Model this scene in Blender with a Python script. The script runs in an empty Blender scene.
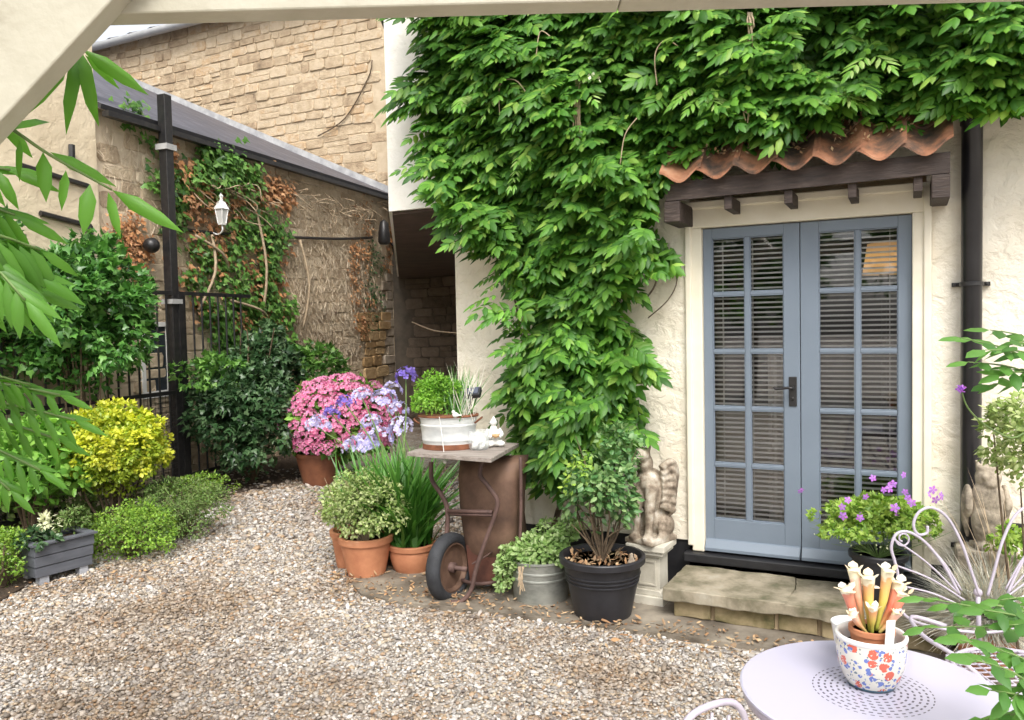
import bpy, math, random
import numpy as np
from mathutils import Vector, Matrix
random.seed(7); RNG = np.random.default_rng(11)
PI = math.pi
S = bpy.context.scene
COL = S.collection
# ------------------------------------------------------------------ camera frame (metres, eye 1.7 m up, looking along +Y)
F = 800.0; EYE = 1.70
_p, _r = math.radians(2.5), math.radians(1.2)
_Fw = np.array([0, math.cos(_p), -math.sin(_p)]); _U0 = np.array([0, math.sin(_p), math.cos(_p)]); _R0 = np.array([1., 0, 0])
_R = _R0*math.cos(_r) - _U0*math.sin(_r); _U = _R0*math.sin(_r) + _U0*math.cos(_r)
def ray(x, y): return _R*(x-512)/F - _U*(y-360)/F + _Fw
def at(x, y, Y):                       # world point at distance Y
    a = ray(x, y); a = a*(Y/a[1]); return np.array([a[0], a[1], a[2]+EYE])
def gnd(x, y, z=0.0):
    a = ray(x, y); a = a*((z-EYE)/a[2]); return np.array([a[0], a[1], z])
HA = np.array([1.1818, 4.940]); HD = np.array([.8961, -.44385]); HN = np.array([-.44385, -.8961]); HROT = math.atan2(-.44385, .8961)
def plane(x, y, P, d, off):
    a = ray(x, y); n = np.array([d[1], -d[0]]); t = (P@n+off)/(a[:2]@n); q = a*t
    return float((q[:2]-P)@d), float(q[2]+EYE)
def hl(x, y, o=0.0): return plane(x, y, HA, HD, o)         # house wall: metres along, height
WE = np.array([.326, .9455]); WE = WE/np.linalg.norm(WE); WP = np.array([-3.74, 8.9]); WROT = math.atan2(WE[1], WE[0])
def wl(x, y, o=0.0): return plane(x, y, WP, WE, o)
TP = np.array([-2.059, 13.777])
def house_w(t, o, z=0): q = HA+HD*t+HN*o; return np.array([q[0], q[1], z])
def house_l(P): q = np.array(P[:2])-HA; return float(q@HD), float(q@HN)

# ------------------------------------------------------------------ mesh helpers
class MB:
    def __init__(s): s.v = []; s.f = []; s.n = 0
    def add(s, V, Fc):
        V = [tuple(map(float, p)) for p in V]; s.v += V; s.f += [tuple(i+s.n for i in f) for f in Fc]; s.n += len(V); return s
    def box(s, x0, x1, y0, y1, z0, z1, m=None):
        V = [(x, y, z) for z in (z0, z1) for y in (y0, y1) for x in (x0, x1)]
        if m is not None: V = [m@Vector(p) for p in V]
        return s.add(V, [(0,2,3,1), (4,5,7,6), (0,1,5,4), (2,6,7,3), (0,4,6,2), (1,3,7,5)])
    def prism(s, poly, y0, y1):                            # poly in (x,z), extruded in y
        n = len(poly); V = [(x, y0, z) for x, z in poly]+[(x, y1, z) for x, z in poly]
        return s.add(V, [tuple(range(n)), tuple(range(2*n-1, n-1, -1))]+[(i, i+n, (i+1) % n+n, (i+1) % n) for i in range(n)])
    def slab(s, poly, z0, z1):                             # poly in (x,y)
        n = len(poly); V = [(x, y, z0) for x, y in poly]+[(x, y, z1) for x, y in poly]
        return s.add(V, [tuple(range(n-1, -1, -1)), tuple(range(n, 2*n))]+[(i, (i+1) % n, (i+1) % n+n, i+n) for i in range(n)])
    def lathe(s, prof, seg=32, c=(0, 0, 0), sx=1, sy=1, closed=True):
        V = []; Fc = []
        for r, z in prof:
            for k in range(seg):
                a = 2*PI*k/seg; V.append((c[0]+r*sx*math.cos(a), c[1]+r*sy*math.sin(a), c[2]+z))
        for i in range(len(prof)-1):
            for k in range(seg):
                k2 = (k+1) % seg; Fc.append((i*seg+k, i*seg+k2, (i+1)*seg+k2, (i+1)*seg+k))
        if closed:
            Fc.append(tuple(range(seg-1, -1, -1))); Fc.append(tuple((len(prof)-1)*seg+k for k in range(seg)))
        return s.add(V, Fc)
    def tube(s, pts, r, seg=8, smooth=0):
        P = [np.array(p, float) for p in pts]
        if smooth: P, r = spline(P, r, smooth)
        n = len(P); R = [r]*n if np.isscalar(r) else list(r)
        V = []; Fc = []; up = None
        for i in range(n):
            t = P[min(i+1, n-1)]-P[max(i-1, 0)]; t = t/(np.linalg.norm(t)+1e-9)
            if up is None: up = np.array([0, 0, 1.]) if abs(t[2]) < .9 else np.array([1., 0, 0])
            u = up-t*(up@t); u /= np.linalg.norm(u)+1e-9; w = np.cross(t, u); up = u
            for k in range(seg):
                a = 2*PI*k/seg; V.append(P[i]+R[i]*(math.cos(a)*u+math.sin(a)*w))
        for i in range(n-1):
            for k in range(seg):
                k2 = (k+1) % seg; Fc.append((i*seg+k, i*seg+k2, (i+1)*seg+k2, (i+1)*seg+k))
        Fc.append(tuple(range(seg-1, -1, -1))); Fc.append(tuple((n-1)*seg+k for k in range(seg)))
        return s.add(V, Fc)
    def ball(s, c, r, rings=8, seg=12, m=None):
        r = (r, r, r) if np.isscalar(r) else r
        V = []; Fc = []
        for i in range(rings+1):
            th = PI*i/rings
            for k in range(seg):
                a = 2*PI*k/seg; p = Vector((r[0]*math.sin(th)*math.cos(a), r[1]*math.sin(th)*math.sin(a), r[2]*math.cos(th)))
                if m is not None: p = m@p
                V.append((c[0]+p[0], c[1]+p[1], c[2]+p[2]))
        for i in range(rings):
            for k in range(seg):
                k2 = (k+1) % seg; Fc.append((i*seg+k, (i+1)*seg+k, (i+1)*seg+k2, i*seg+k2))
        return s.add(V, Fc)
def spline(P, r, k):
    n = len(P); R = [r]*n if np.isscalar(r) else list(r); O = []; Q = []
    for i in range(n-1):
        p0, p1, p2, p3 = P[max(i-1, 0)], P[i], P[i+1], P[min(i+2, n-1)]
        for j in range(k):
            t = j/k; O.append(.5*((2*p1)+(-p0+p2)*t+(2*p0-5*p1+4*p2-p3)*t*t+(-p0+3*p1-3*p2+p3)*t**3)); Q.append(R[i]+(R[i+1]-R[i])*t)
    return O+[P[-1]], Q+[R[-1]]
def link(name, me, mat, parent=None, loc=None, rz=0, smooth=False):
    o = bpy.data.objects.new(name, me); COL.objects.link(o)
    if mat is not None: me.materials.append(mat)
    if parent is not None: o.parent = parent
    if loc is not None: o.location = loc
    o.rotation_euler = (0, 0, rz)
    if smooth:
        me.polygons.foreach_set('use_smooth', [True]*len(me.polygons))
    return o
def mk(name, mb, mat, parent=None, loc=None, rz=0, smooth=False, bevel=0, auto=None):
    me = bpy.data.meshes.new(name); me.from_pydata(mb.v, [], mb.f); me.update()
    o = link(name, me, mat, parent, loc, rz, smooth)
    if smooth and auto:
        try: me.set_sharp_from_angle(angle=math.radians(auto))
        except Exception: pass
    if bevel:
        b = o.modifiers.new('b', 'BEVEL'); b.width = bevel; b.segments = 2; b.limit_method = 'ANGLE'
    return o
def tag(o, label=None, cat=None, group=None, kind=None):
    if label: o['label'] = label
    if cat: o['category'] = cat
    if group: o['group'] = group
    if kind: o['kind'] = kind
    return o
def thing(name, label, cat, loc=(0, 0, 0), rz=0, group=None):
    o = bpy.data.objects.new(name, None); COL.objects.link(o); o.location = loc; o.rotation_euler = (0, 0, rz); o.empty_display_size = .1
    return tag(o, label, cat, group)
def rock(name, mb, mat, parent, vox=.012, sm=2, **k):       # several swellings fused into one continuous carved surface
    o = mk(name, mb, mat, parent, smooth=True, **k)
    m = o.modifiers.new('r', 'REMESH'); m.mode = 'VOXEL'; m.voxel_size = vox; m.use_smooth_shade = True
    if sm: q = o.modifiers.new('s', 'SMOOTH'); q.iterations = sm
    return o

# ------------------------------------------------------------------ materials
def ramp(nt, stops):
    n = nt.nodes.new('ShaderNodeValToRGB'); cr = n.color_ramp
    while len(cr.elements) > 1: cr.elements.remove(cr.elements[-1])
    cr.elements[0].position = stops[0][0]; cr.elements[0].color = (*stops[0][1], 1)
    for p, c in stops[1:]:
        e = cr.elements.new(p); e.color = (*c, 1)
    return n
def base(name):
    m = bpy.data.materials.new(name); m.use_nodes = True; nt = m.node_tree
    return m, nt, nt.nodes['Principled BSDF']
def N(nt, t, **k):
    n = nt.nodes.new(t)
    for a, b in k.items():
        if a in n.inputs: n.inputs[a].default_value = b
        else: setattr(n, a, b)
    return n
def coord(nt, scale=(1, 1, 1), warp=0, wscale=3):
    tc = nt.nodes.new('ShaderNodeTexCoord'); mp = nt.nodes.new('ShaderNodeMapping'); mp.inputs['Scale'].default_value = scale
    nt.links.new(tc.outputs['Object'], mp.inputs['Vector'])
    if not warp: return mp.outputs['Vector']
    nz = N(nt, 'ShaderNodeTexNoise', Scale=wscale, Detail=3.0); nt.links.new(tc.outputs['Object'], nz.inputs['Vector'])
    a = N(nt, 'ShaderNodeVectorMath', operation='MULTIPLY_ADD'); a.inputs[1].default_value = (warp,)*3
    s = N(nt, 'ShaderNodeVectorMath', operation='SUBTRACT'); s.inputs[1].default_value = (.5,)*3
    nt.links.new(nz.outputs['Color'], s.inputs[0]); nt.links.new(s.outputs[0], a.inputs[0]); nt.links.new(mp.outputs['Vector'], a.inputs[2])
    return a.outputs[0]
def bump(nt, b, h, strength, dist):
    n = N(nt, 'ShaderNodeBump', Strength=strength, Distance=dist); nt.links.new(h, n.inputs['Height']); nt.links.new(n.outputs[0], b.inputs['Normal']); return n
def noisy(name, stops, scale=8, rough=.7, metal=0, bs=.3, bd=.01, bscale=None, sc=(1, 1, 1), detail=6, spec=None, coat=0):
    m, nt, b = base(name); v = coord(nt, sc)
    nz = N(nt, 'ShaderNodeTexNoise', Scale=scale, Detail=float(detail), Roughness=.62); nt.links.new(v, nz.inputs['Vector'])
    r = ramp(nt, stops); nt.links.new(nz.outputs[0], r.inputs[0]); nt.links.new(r.outputs[0], b.inputs['Base Color'])
    b.inputs['Roughness'].default_value = rough; b.inputs['Metallic'].default_value = metal
    if spec is not None: b.inputs['Specular IOR Level'].default_value = spec
    if coat: b.inputs['Coat Weight'].default_value = coat
    if bs:
        n2 = N(nt, 'ShaderNodeTexNoise', Scale=float(bscale or scale*3), Detail=6.0); nt.links.new(v, n2.inputs['Vector']); bump(nt, b, n2.outputs[0], bs, bd)
    return m
def leafmat(name, cols, rough=.42, trans=.28, patch=None):
    m, nt, b = base(name); g = nt.nodes.new('ShaderNodeNewGeometry')
    r = ramp(nt, [(i/max(1, len(cols)-1), c) for i, c in enumerate(cols)]); nt.links.new(g.outputs['Random Per Island'], r.inputs[0])
    out = r.outputs[0]
    v = coord(nt); nz = N(nt, 'ShaderNodeTexNoise', Scale=2.5, Detail=2.0); nt.links.new(v, nz.inputs['Vector'])
    mr = N(nt, 'ShaderNodeMapRange'); mr.inputs[1].default_value = .3; mr.inputs[2].default_value = .7; mr.inputs[3].default_value = .8; mr.inputs[4].default_value = 1.25
    nt.links.new(nz.outputs[0], mr.inputs[0])
    mx = N(nt, 'ShaderNodeVectorMath', operation='SCALE'); nt.links.new(out, mx.inputs[0]); nt.links.new(mr.outputs[0], mx.inputs['Scale']); out = mx.outputs[0]
    nt.links.new(out, b.inputs['Base Color']); b.inputs['Roughness'].default_value = rough; b.inputs['Specular IOR Level'].default_value = .45
    t = nt.nodes.new('ShaderNodeBsdfTranslucent'); h = N(nt, 'ShaderNodeHueSaturation', Saturation=1.1, Value=1.7); nt.links.new(out, h.inputs['Color']); nt.links.new(h.outputs[0], t.inputs[0])
    ms = N(nt, 'ShaderNodeMixShader'); ms.inputs[0].default_value = trans
    nt.links.new(b.outputs[0], ms.inputs[1]); nt.links.new(t.outputs[0], ms.inputs[2]); nt.links.new(ms.outputs[0], nt.nodes['Material Output'].inputs[0])
    return m
def stonewall(name, cols, mortar, bw=.34, bh=.17, msize=.025, warp=.12, bs=.7, rot=True, dirt=None):
    m, nt, b = base(name); tc = nt.nodes.new('ShaderNodeTexCoord')
    sw = nt.nodes.new('ShaderNodeSeparateXYZ'); cb = nt.nodes.new('ShaderNodeCombineXYZ')
    nz = N(nt, 'ShaderNodeTexNoise', Scale=1.7, Detail=4.0); nt.links.new(tc.outputs['Object'], nz.inputs['Vector'])
    s = N(nt, 'ShaderNodeVectorMath', operation='SUBTRACT'); s.inputs[1].default_value = (.5,)*3; nt.links.new(nz.outputs['Color'], s.inputs[0])
    a = N(nt, 'ShaderNodeVectorMath', operation='MULTIPLY_ADD'); a.inputs[1].default_value = (warp*2,)*3; nt.links.new(s.outputs[0], a.inputs[0]); nt.links.new(tc.outputs['Object'], a.inputs[2])
    nz2 = N(nt, 'ShaderNodeTexNoise', Scale=14.0, Detail=3.0); nt.links.new(tc.outputs['Object'], nz2.inputs['Vector'])
    s2 = N(nt, 'ShaderNodeVectorMath', operation='SUBTRACT'); s2.inputs[1].default_value = (.5,)*3; nt.links.new(nz2.outputs['Color'], s2.inputs[0])
    a2 = N(nt, 'ShaderNodeVectorMath', operation='MULTIPLY_ADD'); a2.inputs[1].default_value = (.05,)*3; nt.links.new(s2.outputs[0], a2.inputs[0]); nt.links.new(a.outputs[0], a2.inputs[2])
    nt.links.new(a2.outputs[0], sw.inputs[0]); nt.links.new(sw.outputs['X'], cb.inputs['X']); nt.links.new(sw.outputs['Z'], cb.inputs['Y'])
    mp = nt.nodes.new('ShaderNodeMapping'); mp.inputs['Scale'].default_value = (1/bw, 1/bh, 1); nt.links.new(cb.outputs[0], mp.inputs[0])
    sp_ = nt.nodes.new('ShaderNodeSeparateXYZ'); nt.links.new(mp.outputs[0], sp_.inputs[0]); sh_ = N(nt, 'ShaderNodeMath', operation='MULTIPLY_ADD'); sh_.inputs[1].default_value = .5; nt.links.new(sp_.outputs['Y'], sh_.inputs[0]); nt.links.new(sp_.outputs['X'], sh_.inputs[2]); cb2 = nt.nodes.new('ShaderNodeCombineXYZ'); nt.links.new(sh_.outputs[0], cb2.inputs['X']); nt.links.new(sp_.outputs['Y'], cb2.inputs['Y'])
    vo = N(nt, 'ShaderNodeTexVoronoi', Scale=1.0, Randomness=.5, voronoi_dimensions='2D'); nt.links.new(cb2.outputs[0], vo.inputs['Vector'])
    ve = N(nt, 'ShaderNodeTexVoronoi', Scale=1.0, Randomness=.5, voronoi_dimensions='2D', feature='DISTANCE_TO_EDGE'); nt.links.new(cb2.outputs[0], ve.inputs['Vector'])
    class _B: pass
    sc3 = nt.nodes.new('ShaderNodeSeparateColor'); nt.links.new(vo.outputs['Color'], sc3.inputs[0])
    me_ = N(nt, 'ShaderNodeMapRange'); me_.inputs[1].default_value = .02; me_.inputs[2].default_value = msize*5; me_.inputs[3].default_value = 1; me_.inputs[4].default_value = 0; nt.links.new(ve.outputs['Distance'], me_.inputs[0])
    br = _B(); br.outputs = {'Color': sc3.outputs[0], 'Fac': me_.outputs[0]}
    n3 = N(nt, 'ShaderNodeTexNoise', Scale=7.0, Detail=8.0, Roughness=.7); nt.links.new(tc.outputs['Object'], n3.inputs['Vector'])
    mx = N(nt, 'ShaderNodeMix', data_type='FLOAT'); mx.inputs[0].default_value = .5; nt.links.new(br.outputs['Color'], mx.inputs[2]); nt.links.new(n3.outputs[0], mx.inputs[3])
    r = ramp(nt, [(.12+.76*i/(len(cols)-1), c) for i, c in enumerate(cols)]); nt.links.new(mx.outputs[0], r.inputs[0])
    mm = N(nt, 'ShaderNodeMix', data_type='RGBA'); nt.links.new(br.outputs['Fac'], mm.inputs[0]); nt.links.new(r.outputs[0], mm.inputs[6]); mm.inputs[7].default_value = (*mortar, 1)
    out = mm.outputs[2]
    if dirt:
        n4 = N(nt, 'ShaderNodeTexNoise', Scale=1.1, Detail=7.0, Roughness=.7); nt.links.new(tc.outputs['Object'], n4.inputs['Vector'])
        rr = ramp(nt, [(.5, (0, 0, 0)), (.66, (1, 1, 1))]); nt.links.new(n4.outputs[0], rr.inputs[0])
        md = N(nt, 'ShaderNodeMix', data_type='RGBA'); nt.links.new(rr.outputs[0], md.inputs[0]); nt.links.new(out, md.inputs[6]); md.inputs[7].default_value = (*dirt, 1); out = md.outputs[2]
    nt.links.new(out, b.inputs['Base Color']); b.inputs['Roughness'].default_value = .9
    h = N(nt, 'ShaderNodeMath', operation='MULTIPLY_ADD'); h.inputs[1].default_value = -1.2; nt.links.new(br.outputs['Fac'], h.inputs[0]); nt.links.new(n3.outputs[0], h.inputs[2])
    bump(nt, b, h.outputs[0], bs, .04)
    return m

MAT = {}
MAT['render'] = None
def stucco(name, c1, c2, c3, bd=.022):
    m, nt, b = base(name); v = coord(nt)
    n1 = N(nt, 'ShaderNodeTexNoise', Scale=1.6, Detail=8.0, Roughness=.65); nt.links.new(v, n1.inputs['Vector'])
    r = ramp(nt, [(.3, c1), (.52, c2), (.75, c3)]); nt.links.new(n1.outputs[0], r.inputs[0]); nt.links.new(r.outputs[0], b.inputs['Base Color'])
    n2 = N(nt, 'ShaderNodeTexNoise', Scale=11.0, Detail=7.0, Roughness=.6, Distortion=.35); nt.links.new(v, n2.inputs['Vector'])
    rr = ramp(nt, [(.4, (0, 0, 0)), (.56, (1, 1, 1))]); nt.links.new(n2.outputs[0], rr.inputs[0])
    n3 = N(nt, 'ShaderNodeTexNoise', Scale=60.0, Detail=3.0); nt.links.new(v, n3.inputs['Vector'])
    h = N(nt, 'ShaderNodeMath', operation='MULTIPLY_ADD'); h.inputs[1].default_value = .25; nt.links.new(n3.outputs[0], h.inputs[0]); nt.links.new(rr.outputs[0], h.inputs[2])
    bump(nt, b, h.outputs[0], .55, bd); b.inputs['Roughness'].default_value = .85
    return m
MAT['render'] = stucco('rough_cream_render', (.72, .64, .5), (.80, .74, .62), (.83, .79, .69), .011)
MAT['smooth_render'] = stucco('smooth_white_render', (.80, .78, .72), (.83, .81, .76), (.84, .82, .78), .004)
MAT['cream_render'] = stucco('cream_side_render', (.54, .44, .30), (.66, .56, .40), (.72, .62, .46), .006)
MAT['surround'] = noisy('cream_paint', [(.3, (.72, .66, .52)), (.7, (.8, .75, .63))], 5, .6, bs=.1)
MAT['blue'] = noisy('blue_grey_door_paint', [(.3, (.15, .185, .23)), (.7, (.172, .21, .26))], 3, .42, bs=.06, bscale=60)
MAT['black_paint'] = noisy('black_plinth_paint', [(.3, (.008, .008, .01)), (.7, (.02, .02, .023))], 6, .5, bs=.3)
MAT['black_metal'] = noisy('black_iron', [(.3, (.008, .008, .01)), (.75, (.03, .028, .026))], 20, .4, bs=.1)
MAT['pipe'] = noisy('black_plastic_pipe', [(.3, (.007, .007, .009)), (.75, (.02, .02, .022))], 6, .28, bs=.05)
MAT['dark_wood'] = noisy('dark_stained_wood', [(.3, (.022, .014, .011)), (.6, (.05, .033, .026)), (.8, (.13, .1, .08))], 7, .65, bs=.5, sc=(1, 6, 6))
MAT['pantile'] = noisy('weathered_clay_pantile', [(.34, (.045, .036, .03)), (.46, (.15, .08, .05)), (.56, (.32, .14, .075)), (.68, (.40, .20, .115)), (.78, (.33, .25, .18))], 6, .85, bs=.5, detail=9)
MAT['step'] = noisy('mossy_sandstone_step', [(.34, (.06, .065, .025)), (.46, (.17, .15, .10)), (.58, (.30, .26, .19)), (.75, (.40, .37, .3))], 4.5, .85, bs=.5, detail=9)
MAT['riser'] = noisy('mossy_riser_stone', [(.34, (.035, .045, .012)), (.44, (.16, .13, .06)), (.6, (.33, .26, .15)), (.8, (.42, .34, .2))], 3.5, .9, bs=.7, detail=9)
MAT['mortar'] = noisy('sand_mortar', [(.3, (.3, .22, .13)), (.7, (.45, .34, .22))], 9, .95)
MAT['paving'] = noisy('worn_concrete_strip', [(.34, (.07, .055, .04)), (.46, (.15, .125, .095)), (.58, (.22, .19, .15)), (.7, (.31, .27, .21))], 3.2, .9, bs=.4, detail=9)
MAT['soil'] = noisy('dark_soil', [(.3, (.02, .013, .008)), (.7, (.08, .05, .03))], 25, .95, bs=.8, bd=.03)
MAT['tallstone'] = stonewall('warm_rubble_stone', [(.30, .20, .11), (.48, .34, .2), (.56, .43, .28), (.54, .36, .2), (.6, .48, .34)], (.53, .42, .29), .46, .2, .02, .1, dirt=(.40, .30, .19))
MAT['lowstone'] = stonewall('vine_scarred_stone', [(.34, .26, .17), (.48, .38, .27), (.58, .48, .35), (.54, .41, .27)], (.48, .39, .28), .36, .18, .025, .16, dirt=(.32, .24, .16))
MAT['darkstone'] = stonewall('shade_toned_passage_stone', [(.09, .07, .05), (.15, .115, .082), (.2, .155, .11), (.13, .10, .075)], (.11, .09, .065), .5, .24)  # stone colours lowered to carry the passage's shade
MAT['orangestone'] = stonewall('ochre_rubble_stone', [(.2, .12, .05), (.42, .27, .12), (.5, .36, .2), (.45, .3, .17)], (.3, .22, .14), .3, .13, .02, .25)
MAT['slate'] = None
def slate():
    m, nt, b = base('grey_slate'); v = coord(nt)
    br = nt.nodes.new('ShaderNodeTexBrick'); nt.links.new(v, br.inputs['Vector'])
    for k, q in (('Scale', 1.0), ('Brick Width', .3), ('Row Height', .2), ('Mortar Size', .02), ('Mortar Smooth', .3)): br.inputs[k].default_value = q
    br.inputs['Color1'].default_value = (.065, .065, .08, 1); br.inputs['Color2'].default_value = (.115, .11, .13, 1); br.inputs['Mortar'].default_value = (.035, .035, .04, 1)
    nt.links.new(br.outputs['Color'], b.inputs['Base Color']); b.inputs['Roughness'].default_value = .6
    return m
MAT['slate'] = slate()
MAT['lead'] = noisy('pale_lead_flashing', [(.3, (.25, .25, .26)), (.7, (.5, .5, .49))], 5, .6)
MAT['gutter'] = noisy('pale_grey_gutter', [(.3, (.3, .3, .3)), (.7, (.42, .42, .41))], 5, .5, bs=0)
MAT['darktile'] = noisy('dark_roof_tile', [(.3, (.05, .045, .045)), (.7, (.14, .13, .125))], 8, .8)
MAT['browndark'] = noisy('dark_brown_boarding', [(.3, (.035, .022, .015)), (.7, (.09, .055, .04))], 4, .8)
MAT['terracotta'] = noisy('terracotta', [(.3, (.42, .16, .08)), (.6, (.55, .235, .12)), (.85, (.6, .34, .22))], 7, .75, bs=.15)
MAT['oldterracotta'] = noisy('dark_glazed_terracotta', [(.3, (.16, .06, .035)), (.7, (.3, .12, .06))], 7, .45, bs=.15)
MAT['blackpot'] = noisy('black_plastic_pot', [(.3, (.012, .012, .015)), (.8, (.03, .03, .035))], 9, .45, bs=.1)
MAT['galv'] = noisy('galvanised_steel', [(.3, (.20, .21, .19)), (.5, (.36, .37, .34)), (.75, (.48, .48, .45))], 5, .5, metal=.55, bs=.12, sc=(1, 1, 2))
MAT['whitegalv'] = noisy('chalky_galvanised', [(.3, (.42, .44, .44)), (.6, (.62, .63, .62)), (.8, (.7, .7, .68))], 6, .6, metal=.15, bs=.12, sc=(1, 1, 2))
MAT['rust'] = noisy('rusted_band', [(.3, (.10, .035, .015)), (.7, (.26, .1, .05))], 14, .9, bs=.4)
MAT['barrow'] = noisy('rusted_barrow_steel', [(.28, (.04, .022, .015)), (.45, (.10, .055, .036)), (.62, (.18, .105, .07)), (.8, (.13, .09, .075))], 3.2, .75, metal=.15, bs=.3, detail=9)
MAT['barrowframe'] = noisy('rusted_barrow_tube', [(.3, (.07, .04, .035)), (.7, (.16, .095, .08))], 10, .7, metal=.2, bs=.3)
MAT['tyre'] = noisy('dusty_black_rubber', [(.3, (.014, .015, .018)), (.8, (.045, .048, .055))], 8, .75, bs=.3, bscale=90)
MAT['greywood'] = noisy('silvered_board', [(.3, (.16, .13, .11)), (.6, (.32, .28, .25)), (.8, (.42, .38, .34))], 6, .85, bs=.4, sc=(1, 8, 8))
MAT['planter'] = noisy('slate_grey_wood_paint', [(.3, (.075, .08, .095)), (.7, (.12, .128, .15))], 5, .6, bs=.1, sc=(1, 6, 6))
MAT['paleleg'] = noisy('pale_planter_foot', [(.3, (.3, .31, .34)), (.7, (.4, .41, .45))], 5, .6, bs=0)
MAT['stone'] = noisy('carved_lichen_stone', [(.32, (.10, .085, .065)), (.45, (.25, .21, .16)), (.6, (.42, .36, .28)), (.8, (.52, .48, .4))], 9, .9, bs=.6, detail=10, bscale=40)
MAT['buff'] = noisy('buff_weathered_stone', [(.34, (.11, .085, .06)), (.45, (.24, .19, .14)), (.56, (.38, .33, .26)), (.7, (.56, .52, .46))], 14, .85, bs=.4, detail=9)
MAT['plinth'] = noisy('pale_cast_stone', [(.3, (.38, .35, .28)), (.55, (.55, .52, .44)), (.8, (.63, .6, .53))], 5, .85, bs=.25)
MAT['lavender'] = noisy('lavender_metal_paint', [(.3, (.50, .46, .60)), (.7, (.58, .54, .67))], 6, .35, bs=.05, coat=.2)
MAT['chairpaint'] = noisy('pale_lilac_metal_paint', [(.3, (.40, .36, .43)), (.7, (.50, .46, .53))], 9, .4, bs=.05, coat=.2)
MAT['white'] = noisy('white_glaze', [(.3, (.78, .78, .76)), (.7, (.82, .82, .80))], 5, .25, bs=0, coat=.3)
MAT['whitematte'] = noisy('white_plaster', [(.3, (.62, .61, .58)), (.7, (.8, .79, .76))], 14, .7, bs=.2)
MAT['tan'] = noisy('tan_paint', [(.3, (.5, .3, .14)), (.7, (.6, .38, .2))], 9, .7, bs=0)
MAT['stem'] = noisy('brown_vine_stem', [(.3, (.06, .04, .025)), (.7, (.18, .13, .08))], 20, .9, bs=.4)
MAT['palestem'] = noisy('pale_dry_stem', [(.3, (.3, .22, .14)), (.7, (.48, .38, .26))], 20, .9, bs=0)
MAT['greenstem'] = noisy('green_stem', [(.3, (.09, .16, .04)), (.7, (.18, .27, .08))], 20, .6, bs=0)
MAT['beam'] = noisy('cream_beam_paint', [(.25, (.30, .27, .2)), (.36, (.38, .355, .275)), (.6, (.44, .415, .33)), (.8, (.48, .455, .37))], 5, .5, bs=.25, bscale=30, detail=10)
MAT['brownleaf'] = leafmat('dead_brown_leaf', [(.27, .12, .05), (.42, .2, .08), (.52, .3, .15), (.34, .17, .09)], .8, .1)
MAT['fallen'] = leafmat('fallen_leaf', [(.2, .11, .055), (.42, .24, .12), (.5, .37, .22), (.16, .09, .05), (.36, .27, .17)], .8, .05)
G = lambda *c: list(c)
MAT['climber'] = leafmat('climber_leaf', [(.032, .10, .016), (.055, .16, .022), (.09, .23, .03), (.17, .36, .045), (.042, .13, .019), (.11, .265, .032), (.04, .12, .017), (.26, .42, .07)], .5, .3)
MAT['youngclimber'] = leafmat('young_climber_leaf', [(.13, .32, .04), (.22, .42, .07), (.34, .46, .15)], .45, .3)
MAT['ivy'] = leafmat('ivy_leaf', [(.035, .1, .02), (.07, .17, .03), (.12, .27, .045), (.2, .36, .09)], .4, .22)
MAT['darkivy'] = leafmat('dark_ivy_leaf', [(.02, .05, .02), (.035, .09, .03), (.07, .14, .055), (.12, .19, .09)], .36, .18)
MAT['laurel'] = leafmat('glossy_shrub_leaf', [(.03, .1, .02), (.055, .16, .03), (.09, .24, .045), (.15, .32, .07)], .32, .2)
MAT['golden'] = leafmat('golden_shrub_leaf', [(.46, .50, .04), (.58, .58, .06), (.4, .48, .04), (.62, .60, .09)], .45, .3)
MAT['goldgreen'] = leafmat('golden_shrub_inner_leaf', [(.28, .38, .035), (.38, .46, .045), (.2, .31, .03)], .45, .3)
MAT['lime'] = leafmat('bright_broad_leaf', [(.10, .26, .035), (.18, .38, .06), (.26, .46, .09), (.08, .2, .03)], .42, .32)
MAT['lowgreen'] = leafmat('low_shrub_leaf', [(.12, .24, .03), (.2, .36, .045), (.3, .44, .07), (.09, .17, .03)], .5, .28)
MAT['heather'] = leafmat('fine_dark_shrub_leaf', [(.09, .17, .04), (.15, .26, .055), (.12, .15, .055), (.2, .28, .08)], .6, .2)
MAT['herb'] = leafmat('herb_leaf', [(.16, .34, .04), (.27, .48, .07), (.12, .27, .035)], .5, .35)
MAT['grey_green'] = leafmat('variegated_bush_leaf', [(.17, .27, .06), (.3, .4, .12), (.5, .55, .27), (.12, .2, .045)], .5, .28)
MAT['strap'] = leafmat('strap_leaf', [(.05, .16, .025), (.09, .24, .04), (.14, .32, .06)], .38, .28)
MAT['rose'] = leafmat('rose_leaf', [(.06, .15, .05), (.1, .22, .07), (.17, .29, .1), (.26, .38, .16)], .42, .25)
MAT['trail'] = leafmat('trailing_leaf', [(.17, .3, .08), (.27, .4, .13), (.4, .5, .24)], .45, .28)
MAT['geranium'] = leafmat('geranium_leaf', [(.17, .32, .04), (.27, .42, .07), (.36, .48, .1), (.12, .24, .04)], .5, .32)
MAT['frontleaf'] = leafmat('near_pinnate_leaf', [(.10, .26, .035), (.15, .36, .05), (.09, .22, .035)], .45, .45)
MAT['frontright'] = leafmat('near_garden_leaf', [(.09, .22, .045), (.14, .3, .06), (.07, .18, .04)], .42, .36)
MAT['fescue'] = leafmat('straw_blue_grass', [(.55, .52, .44), (.68, .66, .58), (.42, .46, .42), (.6, .53, .4)], .6, .2)
MAT['pink'] = leafmat('pink_petal', [(.66, .16, .34), (.8, .3, .52), (.84, .5, .64), (.74, .22, .42)], .6, .25)
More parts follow.
